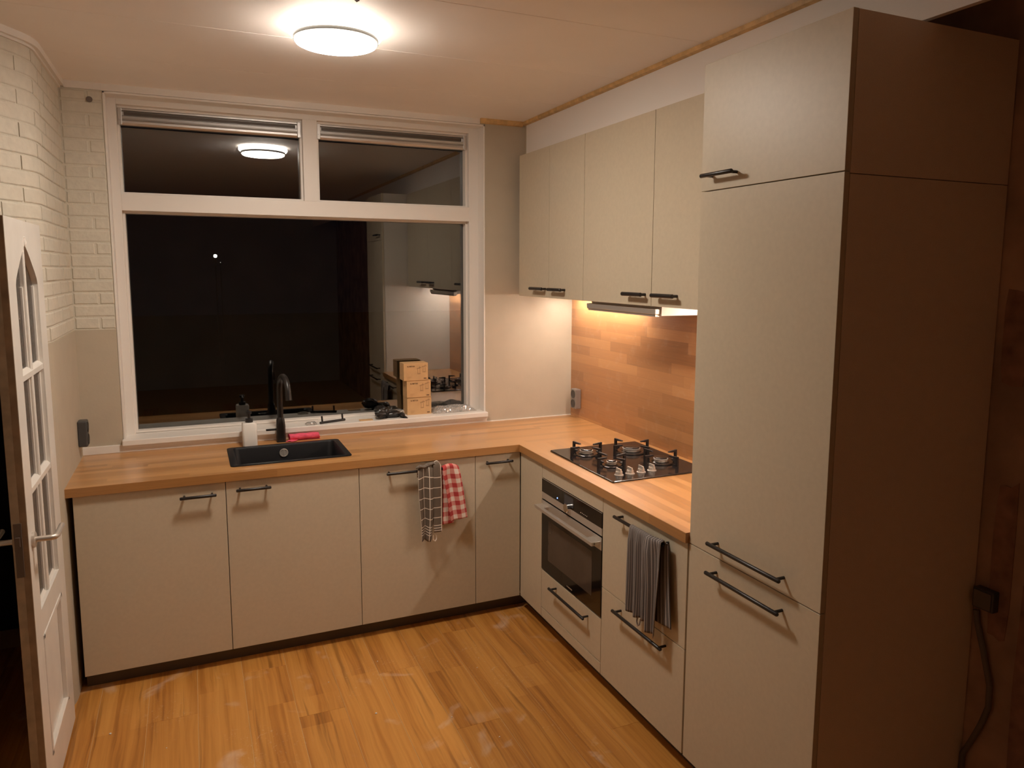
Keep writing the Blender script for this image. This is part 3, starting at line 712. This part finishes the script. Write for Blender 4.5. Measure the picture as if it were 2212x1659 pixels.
# ---- faucet
fc = thing('faucet', 'tall matt black gooseneck faucet behind the sink', 'faucet', (-1.778, -0.072, WT))
bm = bmesh.new(); loft(bm, [rrect(-1.801, -1.755, -0.095, -0.049, 0.012, WT), rrect(-1.801, -1.755, -0.095, -0.049, 0.012, 1.005), rrect(-1.798, -1.758, -0.092, -0.052, 0.014, 1.040), rrect(-1.792, -1.764, -0.086, -0.058, 0.013, 1.052)])
obj('base', bm, 'black', fc, smooth=True)
pts = [(-1.778, -0.072, 1.04), (-1.778, -0.072, 1.195)]
for i in range(1, 15):
    a = PI*i/14; rr = 0.082; t = rr*(1-math.cos(a)); pts.append((-1.778+0.16*t, -0.072-t*0.98, 1.195+rr*math.sin(a)))
pts += [(pts[-1][0]+0.002, pts[-1][1]-0.004, 1.165)]
bm = bmesh.new(); tube(bm, pts, [0.0155]*(len(pts)-4)+[0.0150, 0.0152, 0.0160, 0.0165], 16); obj('spout', bm, 'black', fc, smooth=True)
bm = bmesh.new(); box(bm, -1.853, -1.800, -0.079, -0.067, 0.981, 0.991, bev=0.002); obj('lever', bm, 'black', fc)
# ---- soap dispenser
sd = thing('soap_dispenser', 'white square soap dispenser with black pump left of the faucet', 'dispenser', (-1.937, -0.108, WT))
bm = bmesh.new(); loft(bm, [rrect(-1.971, -1.903, -0.142, -0.076, 0.012, WT), rrect(-1.973, -1.901, -0.144, -0.074, 0.013, WT+0.006), rrect(-1.973, -1.901, -0.144, -0.074, 0.013, 1.036), rrect(-1.969, -1.905, -0.140, -0.078, 0.013, 1.043)]); obj('bottle', bm, 'soap', sd, smooth=True)
bm = bmesh.new(); lathe(bm, [(0.019, 1.043), (0.019, 1.060), (0.008, 1.062), (0.008, 1.085), (0.014, 1.087), (0.014, 1.100), (0.0, 1.102)], (-1.937, -0.108, 0), 20); tube(bm, [(-1.937, -0.108, 1.094), (-1.937, -0.065, 1.094), (-1.937, -0.056, 1.088)], 0.006, 10); obj('pump', bm, 'black_plastic', sd, smooth=True)
# ---- pink cloth, rolled
cl = thing('cleaning_cloth', 'rolled pink cleaning cloth behind the sink', 'cloth', (-1.665, -0.082, WT))
bm = bmesh.new(); rings = []; nu, nv = 28, 46
for j in range(nu+1):
    u = j/nu; x = -1.738+0.158*u; ring = []
    for i in range(nv+1):
        a = 2*PI*2.1*i/nv; r = 0.0065+0.0135*i/nv + 0.0016*math.sin(5*u*PI+2*a)*i/nv
        z0 = WT+0.0205
        ring.append(bm.verts.new((x+0.004*math.sin(a+u), -0.078-0.012*u*0+ r*math.cos(-a-1.0), max(WT+0.001, z0+r*math.sin(-a-1.0)))))
    rings.append(ring)
for a, b in zip(rings, rings[1:]):
    for i in range(nv): bm.faces.new((a[i], a[i+1], b[i+1], b[i]))
o = obj('roll', bm, 'pink', cl, smooth=True); md = o.modifiers.new('s', 'SOLIDIFY'); md.thickness = 0.002
bm = bmesh.new(); n = 12; vs = []
for i in range(n+1):
    t = i/n; vs.append([bm.verts.new((-1.758+0.05*t, -0.112+0.004*math.sin(6*t), WT+0.0015+0.004*abs(math.sin(5*t)))), bm.verts.new((-1.735+0.05*t, -0.070, WT+0.004+0.003*math.sin(4*t)))])
for a, b in zip(vs, vs[1:]): bm.faces.new((a[0], a[1], b[1], b[0]))
o = obj('loose_corner', bm, 'pink', cl, smooth=True); md = o.modifiers.new('s', 'SOLIDIFY'); md.thickness = 0.003; md.offset = 1

# ---- gas hob
HX0, HX1, HYa, HYb = -0.553, -0.045, -1.456, -0.834
hb = thing('gas_hob', 'black glass four-burner gas hob set in the oak worktop', 'hob', ((HX0+HX1)/2, (HYa+HYb)/2, WT))
bm = bmesh.new(); loft(bm, [rrect(HX0, HX1, HYa, HYb, 0.008, WT+0.0005), rrect(HX0, HX1, HYa, HYb, 0.008, WT+0.006), rrect(HX0+0.002, HX1-0.002, HYa+0.002, HYb-0.002, 0.007, WT+0.008)]); obj('glass_plate', bm, 'hob_glass', hb)
HT = WT+0.008
burners = [(-0.424, -0.982, 0.060, 0.030, 0.100), (-0.190, -1.026, 0.078, 0.042, 0.120), (-0.420, -1.220, 0.050, 0.022, 0.088), (-0.175, -1.262, 0.064, 0.032, 0.108)]
for bx_, by_, rd, rc, rp in burners:
    bm = bmesh.new(); lathe(bm, [(rd, HT), (rd, HT+0.004), (rd-0.008, HT+0.006), (rc+0.010, HT+0.004), (rc+0.004, HT+0.008)], (bx_, by_, 0), 32)
    bu = obj('burner', bm, 'black_glass', hb, smooth=True)
    bm = bmesh.new(); lathe(bm, [(rc, HT+0.004), (rc, HT+0.016), (rc+0.003, HT+0.018), (rc+0.003, HT+0.021), (rc-0.002, HT+0.022)], (bx_, by_, 0), 32); obj('crown', bm, 'steel', bu, smooth=True)
    bm = bmesh.new(); lathe(bm, [(rc-0.001, HT+0.021), (rc-0.001, HT+0.026), (rc-0.006, HT+0.028), (0.0, HT+0.028)], (bx_, by_, 0), 32); obj('cap', bm, 'hob_glass', bu, smooth=True)
    bm = bmesh.new(); tw = 0.010; th = 0.048
    for k in range(4):
        a = k*PI/2+0.22; d = Vector((math.cos(a), math.sin(a), 0)); q = Vector((-d.y, d.x, 0))*tw/2; c = Vector((bx_, by_, HT))
        prof = [(rp, 0.0), (rp, th), (rp-0.052, th-0.003), (rp-0.056, th-0.008), (rp-0.012, th-0.011), (rp-0.012, 0.010), (rp-0.030, 0.006), (rp-0.030, 0.0)]
        prism(bm, [c+d*r+Vector((0, 0, h))-q for r, h in prof], q*2)
        obj('pan_support', bm, 'cast', bu); bm = bmesh.new()
    bm.free()
for kx, ky in ((-0.475, -1.376), (-0.417, -1.376), (-0.357, -1.374), (-0.297, -1.370)):
    bm = bmesh.new(); lathe(bm, [(0.021, HT), (0.021, HT+0.003), (0.017, HT+0.005), (0.015, HT+0.017), (0.0, HT+0.017)], (kx, ky, 0), 24)
    kb = obj('control_knob', bm, 'steel', hb, smooth=True)
    bm = bmesh.new(); prism(bm, [(kx-0.004, ky-0.019, HT+0.010), (kx+0.004, ky-0.019, HT+0.010), (kx+0.003, ky-0.017, HT+0.030), (kx-0.003, ky-0.017, HT+0.030)], (0, 0.038, 0)); obj('grip', bm, 'steel', kb)

# ---- towels
def towel_mesh(name, mat, parent, bar, axis, sheet, thick=0.0028):
    """sheet: dict with front length lf, back length lb, functions lo(v), hi(v) for the two side edges, fold(u,v) depth, bar=(depth coordinate of the bar, z, out sign)"""
    D, Z, s = bar; bm = bmesh.new(); nu, rows = sheet.get('nu', 40), []
    lf, lb = sheet['lf'], sheet['lb']; rb = 0.0095
    vals = [-(lb)+lb*i/14 for i in range(14)]+[0.0]+[lf*i/40 for i in range(1, 41)]
    uvl = bm.loops.layers.uv.new('UVMap'); uvs = {}
    for v in vals:
        row = []
        for i in range(nu+1):
            u = i/nu; w0, w1 = sheet['lo'](v), sheet['hi'](v); a = w0+(w1-w0)*u
            arc = PI*rb/2
            if v < -arc: dd, zz = rb, Z-(-v-arc)       # behind the bar
            elif v < arc: t = (v+arc)/(2*arc)*PI; dd, zz = rb*math.cos(t), Z+rb*math.sin(t)
            else: dd, zz = -rb, Z-(v-arc)
            f = sheet['fold'](u, v)
            if v < 0: f *= 0.25
            out = -dd + f*(1 if v > 0 else -0.0)
            zz += sheet.get('lift', lambda u, v: 0)(u, v)
            p = (a, D+s*out, zz) if axis == 0 else (D+s*out, a, zz)
            vt = bm.verts.new(p); row.append(vt); uvs[vt] = (u*sheet['wid']+sheet.get('u0', 0), abs(v) if v >= 0 else 0.3+abs(v))
        rows.append(row)
    for a, b in zip(rows, rows[1:]):
        for i in range(nu):
            f = bm.faces.new((a[i], a[i+1], b[i+1], b[i]))
            for l in f.loops: l[uvl].uv = uvs[l.vert]
    bmesh.ops.recalc_face_normals(bm, faces=bm.faces)
    me = bpy.data.meshes.new(name); bm.to_mesh(me); bm.free(); me.materials.append(M[mat])
    for p in me.polygons: p.use_smooth = True
    o = bpy.data.objects.new(name, me); C.objects.link(o); o.parent = parent; o.matrix_parent_inverse = parent_world(parent).inverted()
    md = o.modifiers.new('s', 'SOLIDIFY'); md.thickness = thick; md.offset = 0
    return o
ty = -0.62-0.034; hz = 0.839
t1 = thing('dish_towel', 'grey dish towel with white window-pane checks on the long handle', 'towel', (-1.15, ty, hz), 'towels on handles')
sm = lambda t: max(0, min(1, t))
towel_mesh('front_fold', 't_check', t1, (ty, hz, -1), 0, dict(lf=0.372, lb=0.05, wid=0.108, lo=lambda v: -1.196-0.004*math.sin(6*sm(v/0.4))+0.008*sm(v/0.4), hi=lambda v: -1.112+0.004*math.sin(9*v)-0.018*sm(v/0.4)**2,
    fold=lambda u, v: 0.012*sm(v/0.05)*(0.6+math.sin(2*PI*1.5*u+0.6+1.2*v))*(0.6+0.4*sm(v/0.3)), lift=lambda u, v: 0.012*math.sin(PI*u)*(1-sm(abs(v)/0.12))+0.006*math.sin(7*u)*sm(v/0.4)))
towel_mesh('rear_fold', 't_check', t1, (ty, hz, -1), 0, dict(nu=20, lf=0.335, lb=0.06, wid=0.034, u0=0.004, lo=lambda v: -1.118-0.002*math.sin(8*v), hi=lambda v: -1.079+0.003*math.sin(7*v),
    fold=lambda u, v: 0.004+0.006*sm(v/0.05)*math.sin(2.4*u+0.4)+0.002*math.sin(20*v), lift=lambda u, v: 0.034*math.sin(PI*(0.15+0.7*u))*(1-sm(abs(v)/0.05))))
bm = bmesh.new()   # twisted bunch lying over the bar
tube(bm, [(-1.205, ty-0.006, hz+0.018), (-1.188, ty-0.012, hz+0.026), (-1.165, ty-0.006, hz+0.020), (-1.140, ty+0.002, hz+0.027), (-1.115, ty-0.004, hz+0.034), (-1.092, ty-0.010, hz+0.022)], [0.006, 0.013, 0.012, 0.014, 0.011, 0.006], 10, flat=0.7)
obj('bunched_top', bm, pbr('grey_cloth', (0.16, 0.13, 0.105), 0.95, var=0.3, scale=120, bump=0.5, bscale=250), t1, smooth=True)
bm = bmesh.new(); tube(bm, [(-1.120, ty-0.006, 0.500), (-1.122, ty-0.010, 0.478), (-1.112, ty-0.012, 0.470), (-1.104, ty-0.010, 0.480), (-1.106, ty-0.006, 0.500)], 0.0030, 6); obj('hanging_loop', bm, 't_check', t1, smooth=True)
t2 = thing('dish_towel', 'red and white gingham dish towel on the long handle', 'towel', (-1.01, ty, hz), 'towels on handles')
towel_mesh('front_fold', 't_ging', t2, (ty, hz+0.002, -1), 0, dict(lf=0.292, lb=0.05, wid=0.125, lo=lambda v: -1.070+0.040*sm((v-0.04)/0.25), hi=lambda v: -0.993+0.052*sm(v/0.29)**0.7,
    fold=lambda u, v: 0.008+0.010*sm(v/0.05)*math.sin(2.2*u*PI+2.2)*(1-0.5*u)+0.003*math.sin(9*u+12*v), lift=lambda u, v: 0.010*math.sin(PI*u)*(1-sm(abs(v)/0.06))+0.012*u*sm(v/0.29)))
towel_mesh('rear_fold', 't_ging', t2, (ty+0.004, hz, -1), 0, dict(nu=24, lf=0.305, lb=0.04, wid=0.075, u0=0.02, lo=lambda v: -1.072+0.004*math.sin(9*v), hi=lambda v: -1.020+0.012*sm(v/0.3),
    fold=lambda u, v: -0.004+0.004*math.sin(3*u+4*v)))
tx = FX-0.034; hz2 = 0.839
t3 = thing('dish_towel', 'grey striped dish towel on the drawer handle beside the tall cabinet', 'towel', (tx, -1.86, hz2), 'towels on handles')
towel_mesh('front_fold', 't_stripe', t3, (tx, hz2, -1), 1, dict(nu=56, lf=0.345, lb=0.06, wid=0.30, lo=lambda v: -1.770-0.004*math.sin(6*v), hi=lambda v: -1.905-0.010*sm(v/0.3),
    fold=lambda u, v: 0.010*sm(v/0.06)*(0.7+math.sin(2*PI*2.6*u+0.5*math.sin(8*v)+0.4))*(0.55+0.45*sm(v/0.3)), lift=lambda u, v: -0.006*math.sin(5*u)*sm(v/0.3)))
towel_mesh('rear_fold', 't_stripe', t3, (tx, hz2, -1), 1, dict(nu=30, lf=0.375, lb=0.30, wid=0.09, u0=0.3, lo=lambda v: -1.895-0.016*sm(v/0.2), hi=lambda v: -1.988+0.020*sm((v-0.1)/0.25),
    fold=lambda u, v: 0.006+0.010*sm(v/0.06)*math.sin(2*PI*0.9*u+1.0+2*v), lift=lambda u, v: 0.010*u*(1-sm(abs(v)/0.1))))
towel_mesh('side_fold', 't_stripe', t3, (tx+0.006, hz2, -1), 1, dict(nu=16, lf=0.320, lb=0.05, wid=0.06, u0=0.44, lo=lambda v: -1.945, hi=lambda v: -1.998-0.030*sm(v/0.3),
    fold=lambda u, v: -0.004-0.012*u+0.003*math.sin(9*v)))
bm = bmesh.new(); tube(bm, [(tx-0.002, -1.830, 0.505), (tx-0.004, -1.826, 0.478), (tx-0.008, -1.838, 0.466), (tx-0.010, -1.852, 0.476), (tx-0.006, -1.856, 0.500)], 0.0034, 6); obj('hanging_loop', bm, 't_stripe', t3, smooth=True)

# ---- ceiling lamp
lp = thing('ceiling_lamp', 'round two-tier white ceiling lamp, switched on', 'lamp', (-1.660, -1.295, CEIL))
lc = (-1.660, -1.295, 0)
bm = bmesh.new(); lathe(bm, [(0.158, CEIL-0.0005), (0.166, CEIL-0.006), (0.168, CEIL-0.022), (0.160, CEIL-0.032), (0.149, CEIL-0.034)], lc, 64); obj('upper_diffuser', bm, 'lamp_up', lp, smooth=True)
bm = bmesh.new(); lathe(bm, [(0.147, CEIL-0.034), (0.1515, CEIL-0.034), (0.1515, CEIL-0.046), (0.146, CEIL-0.048)], lc, 64); obj('rim', bm, pbr('grey_rim', (0.10, 0.095, 0.085), 0.5), lp, smooth=True, label='thin grey rim')
bm = bmesh.new(); lathe(bm, [(0.146, CEIL-0.042), (0.146, CEIL-0.050), (0.143, CEIL-0.055), (0.135, CEIL-0.059), (0.09, CEIL-0.063), (0.0, CEIL-0.065)], lc, 64); obj('lower_diffuser', bm, 'lamp_down', lp, smooth=True)
# small ceiling hook near the lamp
bm = bmesh.new(); tube(bm, [(-1.665, -1.655, CEIL), (-1.665, -1.655, CEIL-0.012), (-1.660, -1.662, CEIL-0.020), (-1.652, -1.660, CEIL-0.014)], 0.003, 8); tag(obj('ceiling_hook', bm, 'cable', smooth=True), 'small dark hook in the ceiling behind the lamp', 'hook')

# ---- boxes on the window sill
def text_mesh(name, s, size, mat, parent, origin, bold=0.0):
    cu = bpy.data.curves.new(name, 'FONT'); cu.body = s; cu.size = size; cu.offset = bold; cu.extrude = 0.00015
    tmp = bpy.data.objects.new(name, cu); C.objects.link(tmp)
    dg = bpy.context.evaluated_depsgraph_get(); me = bpy.data.meshes.new_from_object(tmp.evaluated_get(dg))
    bpy.data.objects.remove(tmp)
    for v in me.vertices: v.co = Vector((origin[0]+v.co.x, origin[1]-v.co.z, origin[2]+v.co.y))
    me.materials.clear(); me.materials.append(M[mat]); o = bpy.data.objects.new(name, me); C.objects.link(o)
    o.parent = parent; o.matrix_parent_inverse = parent_world(parent).inverted(); return o
def carton(x0, z0, wd, h, dep, y0, label):
    t = thing('carton', label, 'box', (x0+wd/2, y0+dep/2, z0), 'cardboard boxes stacked on the sill')
    bxo('box', 'card', t, x0, x0+wd, y0, y0+dep, z0, z0+h, bev=0.001)
    bxo('flap_seam', 'ink_light', t, x0+0.002, x0+wd-0.002, y0+dep/2-0.0006, y0+dep/2+0.0006, z0+h-0.0006, z0+h+0.0002)
    yf = y0-0.0003
    text_mesh('lettering', '4x METOD', 0.0098, 'ink', t, (x0+0.020, yf, z0+h-0.022), 0.0004)
    text_mesh('lettering', 'IKEA', 0.0078, 'ink', t, (x0+wd-0.026, yf, z0+0.008), 0.0007)
    bm = bmesh.new()
    for k, L in enumerate((0.026, 0.020, 0.014)): box(bm, x0+0.020, x0+0.020+L, yf, yf+0.0005, z0+0.021-k*0.006, z0+0.0225-k*0.006)
    obj('small_print', bm, 'ink_light', t)
    bm = bmesh.new()
    for cx, cz in ((x0+wd*0.62, z0+h*0.60), (x0+wd*0.84, z0+h*0.70)):
        yv = yf+0.0002
        for p, q in (((-0.010, -0.020), (0.010, -0.020)), ((-0.010, -0.024), (0.010, -0.024)), ((-0.007, -0.018), (-0.006, 0.006)), ((0.007, -0.018), (0.006, 0.006)), ((-0.014, 0.006), (0.016, 0.012)), ((-0.012, 0.010), (0.014, 0.016)), ((0.004, 0.008), (0.006, 0.022))):
            a, b = Vector((cx+p[0], yv, cz+p[1])), Vector((cx+q[0], yv, cz+q[1])); tube(bm, [a, b], 0.0006, 4)
    obj('drawing', bm, 'ink', t)
BYF = 0.050; BWD = 0.147; BH = 0.103
carton(-1.053, SILL, BWD, BH, 0.092, BYF, 'bottom cardboard box of the stack on the window sill')
carton(-1.055, SILL+BH+0.0005, BWD-0.002, BH-0.002, 0.092, BYF-0.004, 'middle cardboard box of the stack on the window sill')
carton(-1.073, SILL+2*BH-0.001, BWD-0.001, BH-0.001, 0.094, BYF-0.008, 'topmost cardboard box of the stack on the window sill')

# ---- clutter on the sill
hz_ = SILL+0.006
lh = thing('loose_handle', 'loose black bar handle lying on the window sill', 'handle', (-1.49, 0.0, SILL))
bm = bmesh.new(); A, B = Vector((-1.565, -0.012, SILL+0.007)), Vector((-1.418, 0.035, SILL+0.007)); tube(bm, [A, A+(B-A)*0.02, A+(B-A)*0.98, B], [0.005, 0.0068, 0.0068, 0.005], 12); obj('bar', bm, 'black', lh, smooth=True)
for t in (0.1, 0.9):
    p = A+(B-A)*t; bm = bmesh.new(); tube(bm, [p, p+Vector((-0.002, 0.004, 0.036))], 0.005, 10); obj('post', bm, 'black', lh, smooth=True)
def crumple(name, c, size, mat, label, cat, seed, sub=4, amp=0.45, spike=0.0):
    rnd = random.Random(seed); bm = bmesh.new(); bmesh.ops.create_icosphere(bm, subdivisions=sub, radius=1.0)
    dirs = [Vector((rnd.gauss(0, 1), rnd.gauss(0, 1), rnd.gauss(0, 1))).normalized() for _ in range(34)]; wts = [rnd.uniform(-1, 1) for _ in dirs]
    for v in bm.verts:
        d = v.co.normalized(); f = 1.0
        for q, wq in zip(dirs, wts): f += amp*wq*max(0, d.dot(q)-0.62)*2.2
        f += sum(spike*max(0, (d.dot(q)-0.90))*5 for q in dirs[:12] if q.z > -0.2) + rnd.uniform(-0.10, 0.10)
        v.co = Vector((d.x*size[0]*f, d.y*size[1]*f, d.z*size[2]*f))
    zmin = min(v.co.z for v in bm.verts)
    for v in bm.verts:
        z = v.co.z; v.co.z = max(z, -size[2]*0.55)
    zmin = min(v.co.z for v in bm.verts)
    for v in bm.verts: v.co = v.co+Vector((c[0], c[1], c[2]-zmin))
    return tag(obj(name, bm, mat), label, cat)
crumple('plastic_bag', (-1.205, 0.030, SILL), (0.056, 0.044, 0.030), 'bag_black', 'crumpled black plastic bag on the sill left of the cardboard boxes', 'bag', 3, 4, 0.7, 0.3)
crumple('plastic_bag', (-1.094, -0.006, SILL), (0.020, 0.026, 0.018), 'bag_black', 'small black plastic scrap beside the cardboard boxes', 'bag', 9, 3, 0.6)
def film(name, x0, x1, y0, y1, h, label, seed, nx=46, ny=16):
    rnd = random.Random(seed); bm = bmesh.new(); rows = []
    ks = [(rnd.uniform(8, 60), rnd.uniform(20, 110), rnd.uniform(0, 6), rnd.uniform(0.2, 1)) for _ in range(7)]
    for i in range(nx+1):
        row = []
        for j in range(ny+1):
            x = x0+(x1-x0)*i/nx; y = y0+(y1-y0)*j/ny
            s = sum(a*abs(math.sin(p*x+q*y+r)) for p, q, r, a in ks)/len(ks)
            e = min(i, nx-i)/nx*6; e2 = min(j, ny-j)/ny*5; env = min(1, e)*min(1, e2)
            row.append(bm.verts.new((x+rnd.uniform(-.003, .003), y+rnd.uniform(-.003, .003), SILL+0.002+h*env*s*1.8)))
        rows.append(row)
    for a, b in zip(rows, rows[1:]):
        for j in range(ny): bm.faces.new((a[j], a[j+1], b[j+1], b[j]))
    o = obj(name, bm, 'bag_clear'); md = o.modifiers.new('s', 'SOLIDIFY'); md.thickness = 0.0004
    return tag(o, label, 'bag')
film('clear_bag', -0.900, -0.625, 0.030, 0.140, 0.036, 'crumpled clear plastic bag on the sill right of the boxes', 5)
film('clear_bag', -1.130, -1.062, 0.055, 0.145, 0.026, 'crumpled clear plastic between the black bag and the boxes', 6, 18, 14)
film('clear_bag', -1.640, -1.580, -0.020, 0.025, 0.012, 'small clear plastic sachet on the sill near the faucet', 8, 14, 10)
tag(bxo('paper_leaflet', 'card', None, -1.345, -1.270, -0.018, 0.016, SILL, SILL+0.004), 'small tan card lying on the sill before the black bag', 'card')
tag(bxo('instruction_sheet', 'paper', None, -1.560, -1.250, 0.060, 0.140, SILL, SILL+0.0012), 'white paper sheet lying flat on the sill behind the loose handle', 'paper')

# ---- right wall fittings
ws = thing('wall_box', 'dark junction box on the rough wall beside the tall cabinet', 'junction box', (XW, -2.735, 0.82))
bxo('housing', 'grey_socket', ws, XW-0.03, XW, -2.768, -2.702, 0.795, 0.860, bev=0.003); bxo('cover', 'cable', ws, XW-0.034, XW-0.03, -2.762, -2.708, 0.801, 0.854, bev=0.001)
bm = bmesh.new(); tube(bm, [(XW-0.012, -2.706, 0.78), (XW-0.014, -2.715, 0.74), (XW-0.016, -2.742, 0.66), (XW-0.016, -2.770, 0.56), (XW-0.016, -2.772, 0.49), (XW-0.014, -2.752, 0.42), (XW-0.012, -2.725, 0.35), (XW-0.012, -2.700, 0.29), (XW-0.012, -2.697, 0.10), (XW-0.012, -2.697, 0.0)], 0.009, 10)
tag(obj('cable', bm, 'cable', smooth=True), 'grey cable looping down the rough wall', 'cable')

# ---- crumbs of plaster on the floor
def crumb(x, y, s, label, seed):
    rnd = random.Random(seed); bm = bmesh.new(); bmesh.ops.create_icosphere(bm, subdivisions=1, radius=1)
    for v in bm.verts: v.co = Vector((x+v.co.x*s*rnd.uniform(.6, 1.2), y+v.co.y*s*rnd.uniform(.6, 1.2), max(0, 0.0002+s*0.35+v.co.z*s*0.6)))
    tag(obj('plaster_crumb', bm, 'paper'), label, 'crumb', 'plaster crumbs on the floor')
for i, (x, y, s) in enumerate(((-2.555, -0.985, 0.0055), (-1.56, -1.27, 0.006), (-1.28, -1.42, 0.0035), (-1.46, -0.86, 0.003), (-1.70, -0.95, 0.003), (-1.32, -1.75, 0.004), (-1.05, -1.10, 0.003), (-2.35, -1.17, 0.003), (-1.15, -1.62, 0.0035))):
    crumb(x, y, s, 'tiny white plaster crumb lying on the wooden floor', i)

# ---- far lights outside
for x, y, z, r, lab in ((-1.692, 12.0, 2.086, 0.030, 'brightest distant lamp seen through the dark window'), (-1.60, 12.0, 1.96, 0.007, 'faint distant lamp just below the brightest one')):
    t = thing('garden_lamp', lab, 'lamp', (x, y, 0.0))
    bm = bmesh.new(); bmesh.ops.create_uvsphere(bm, u_segments=16, v_segments=10, radius=r)
    for v in bm.verts: v.co += Vector((x, y, z))
    obj('bulb', bm, 'far_lamp' if r > 0.02 else emit('faint_lamp', (1.0, 0.97, 0.85), 0.5), t, smooth=True)
    bm = bmesh.new(); tube(bm, [(x, y, -0.1), (x, y, z-r)], 0.010, 8); obj('post', bm, pbr('matt_black_post', (0.002, 0.002, 0.002), 1.0, spec=0.0), t)
gr = struct(bxo('ground', pbr('dark_soil', (0.010, 0.010, 0.010), 0.9, spec=0.0), None, -12, 12, 0.3, 30, -0.3, -0.1), 'dark ground outside the window', 'ground')
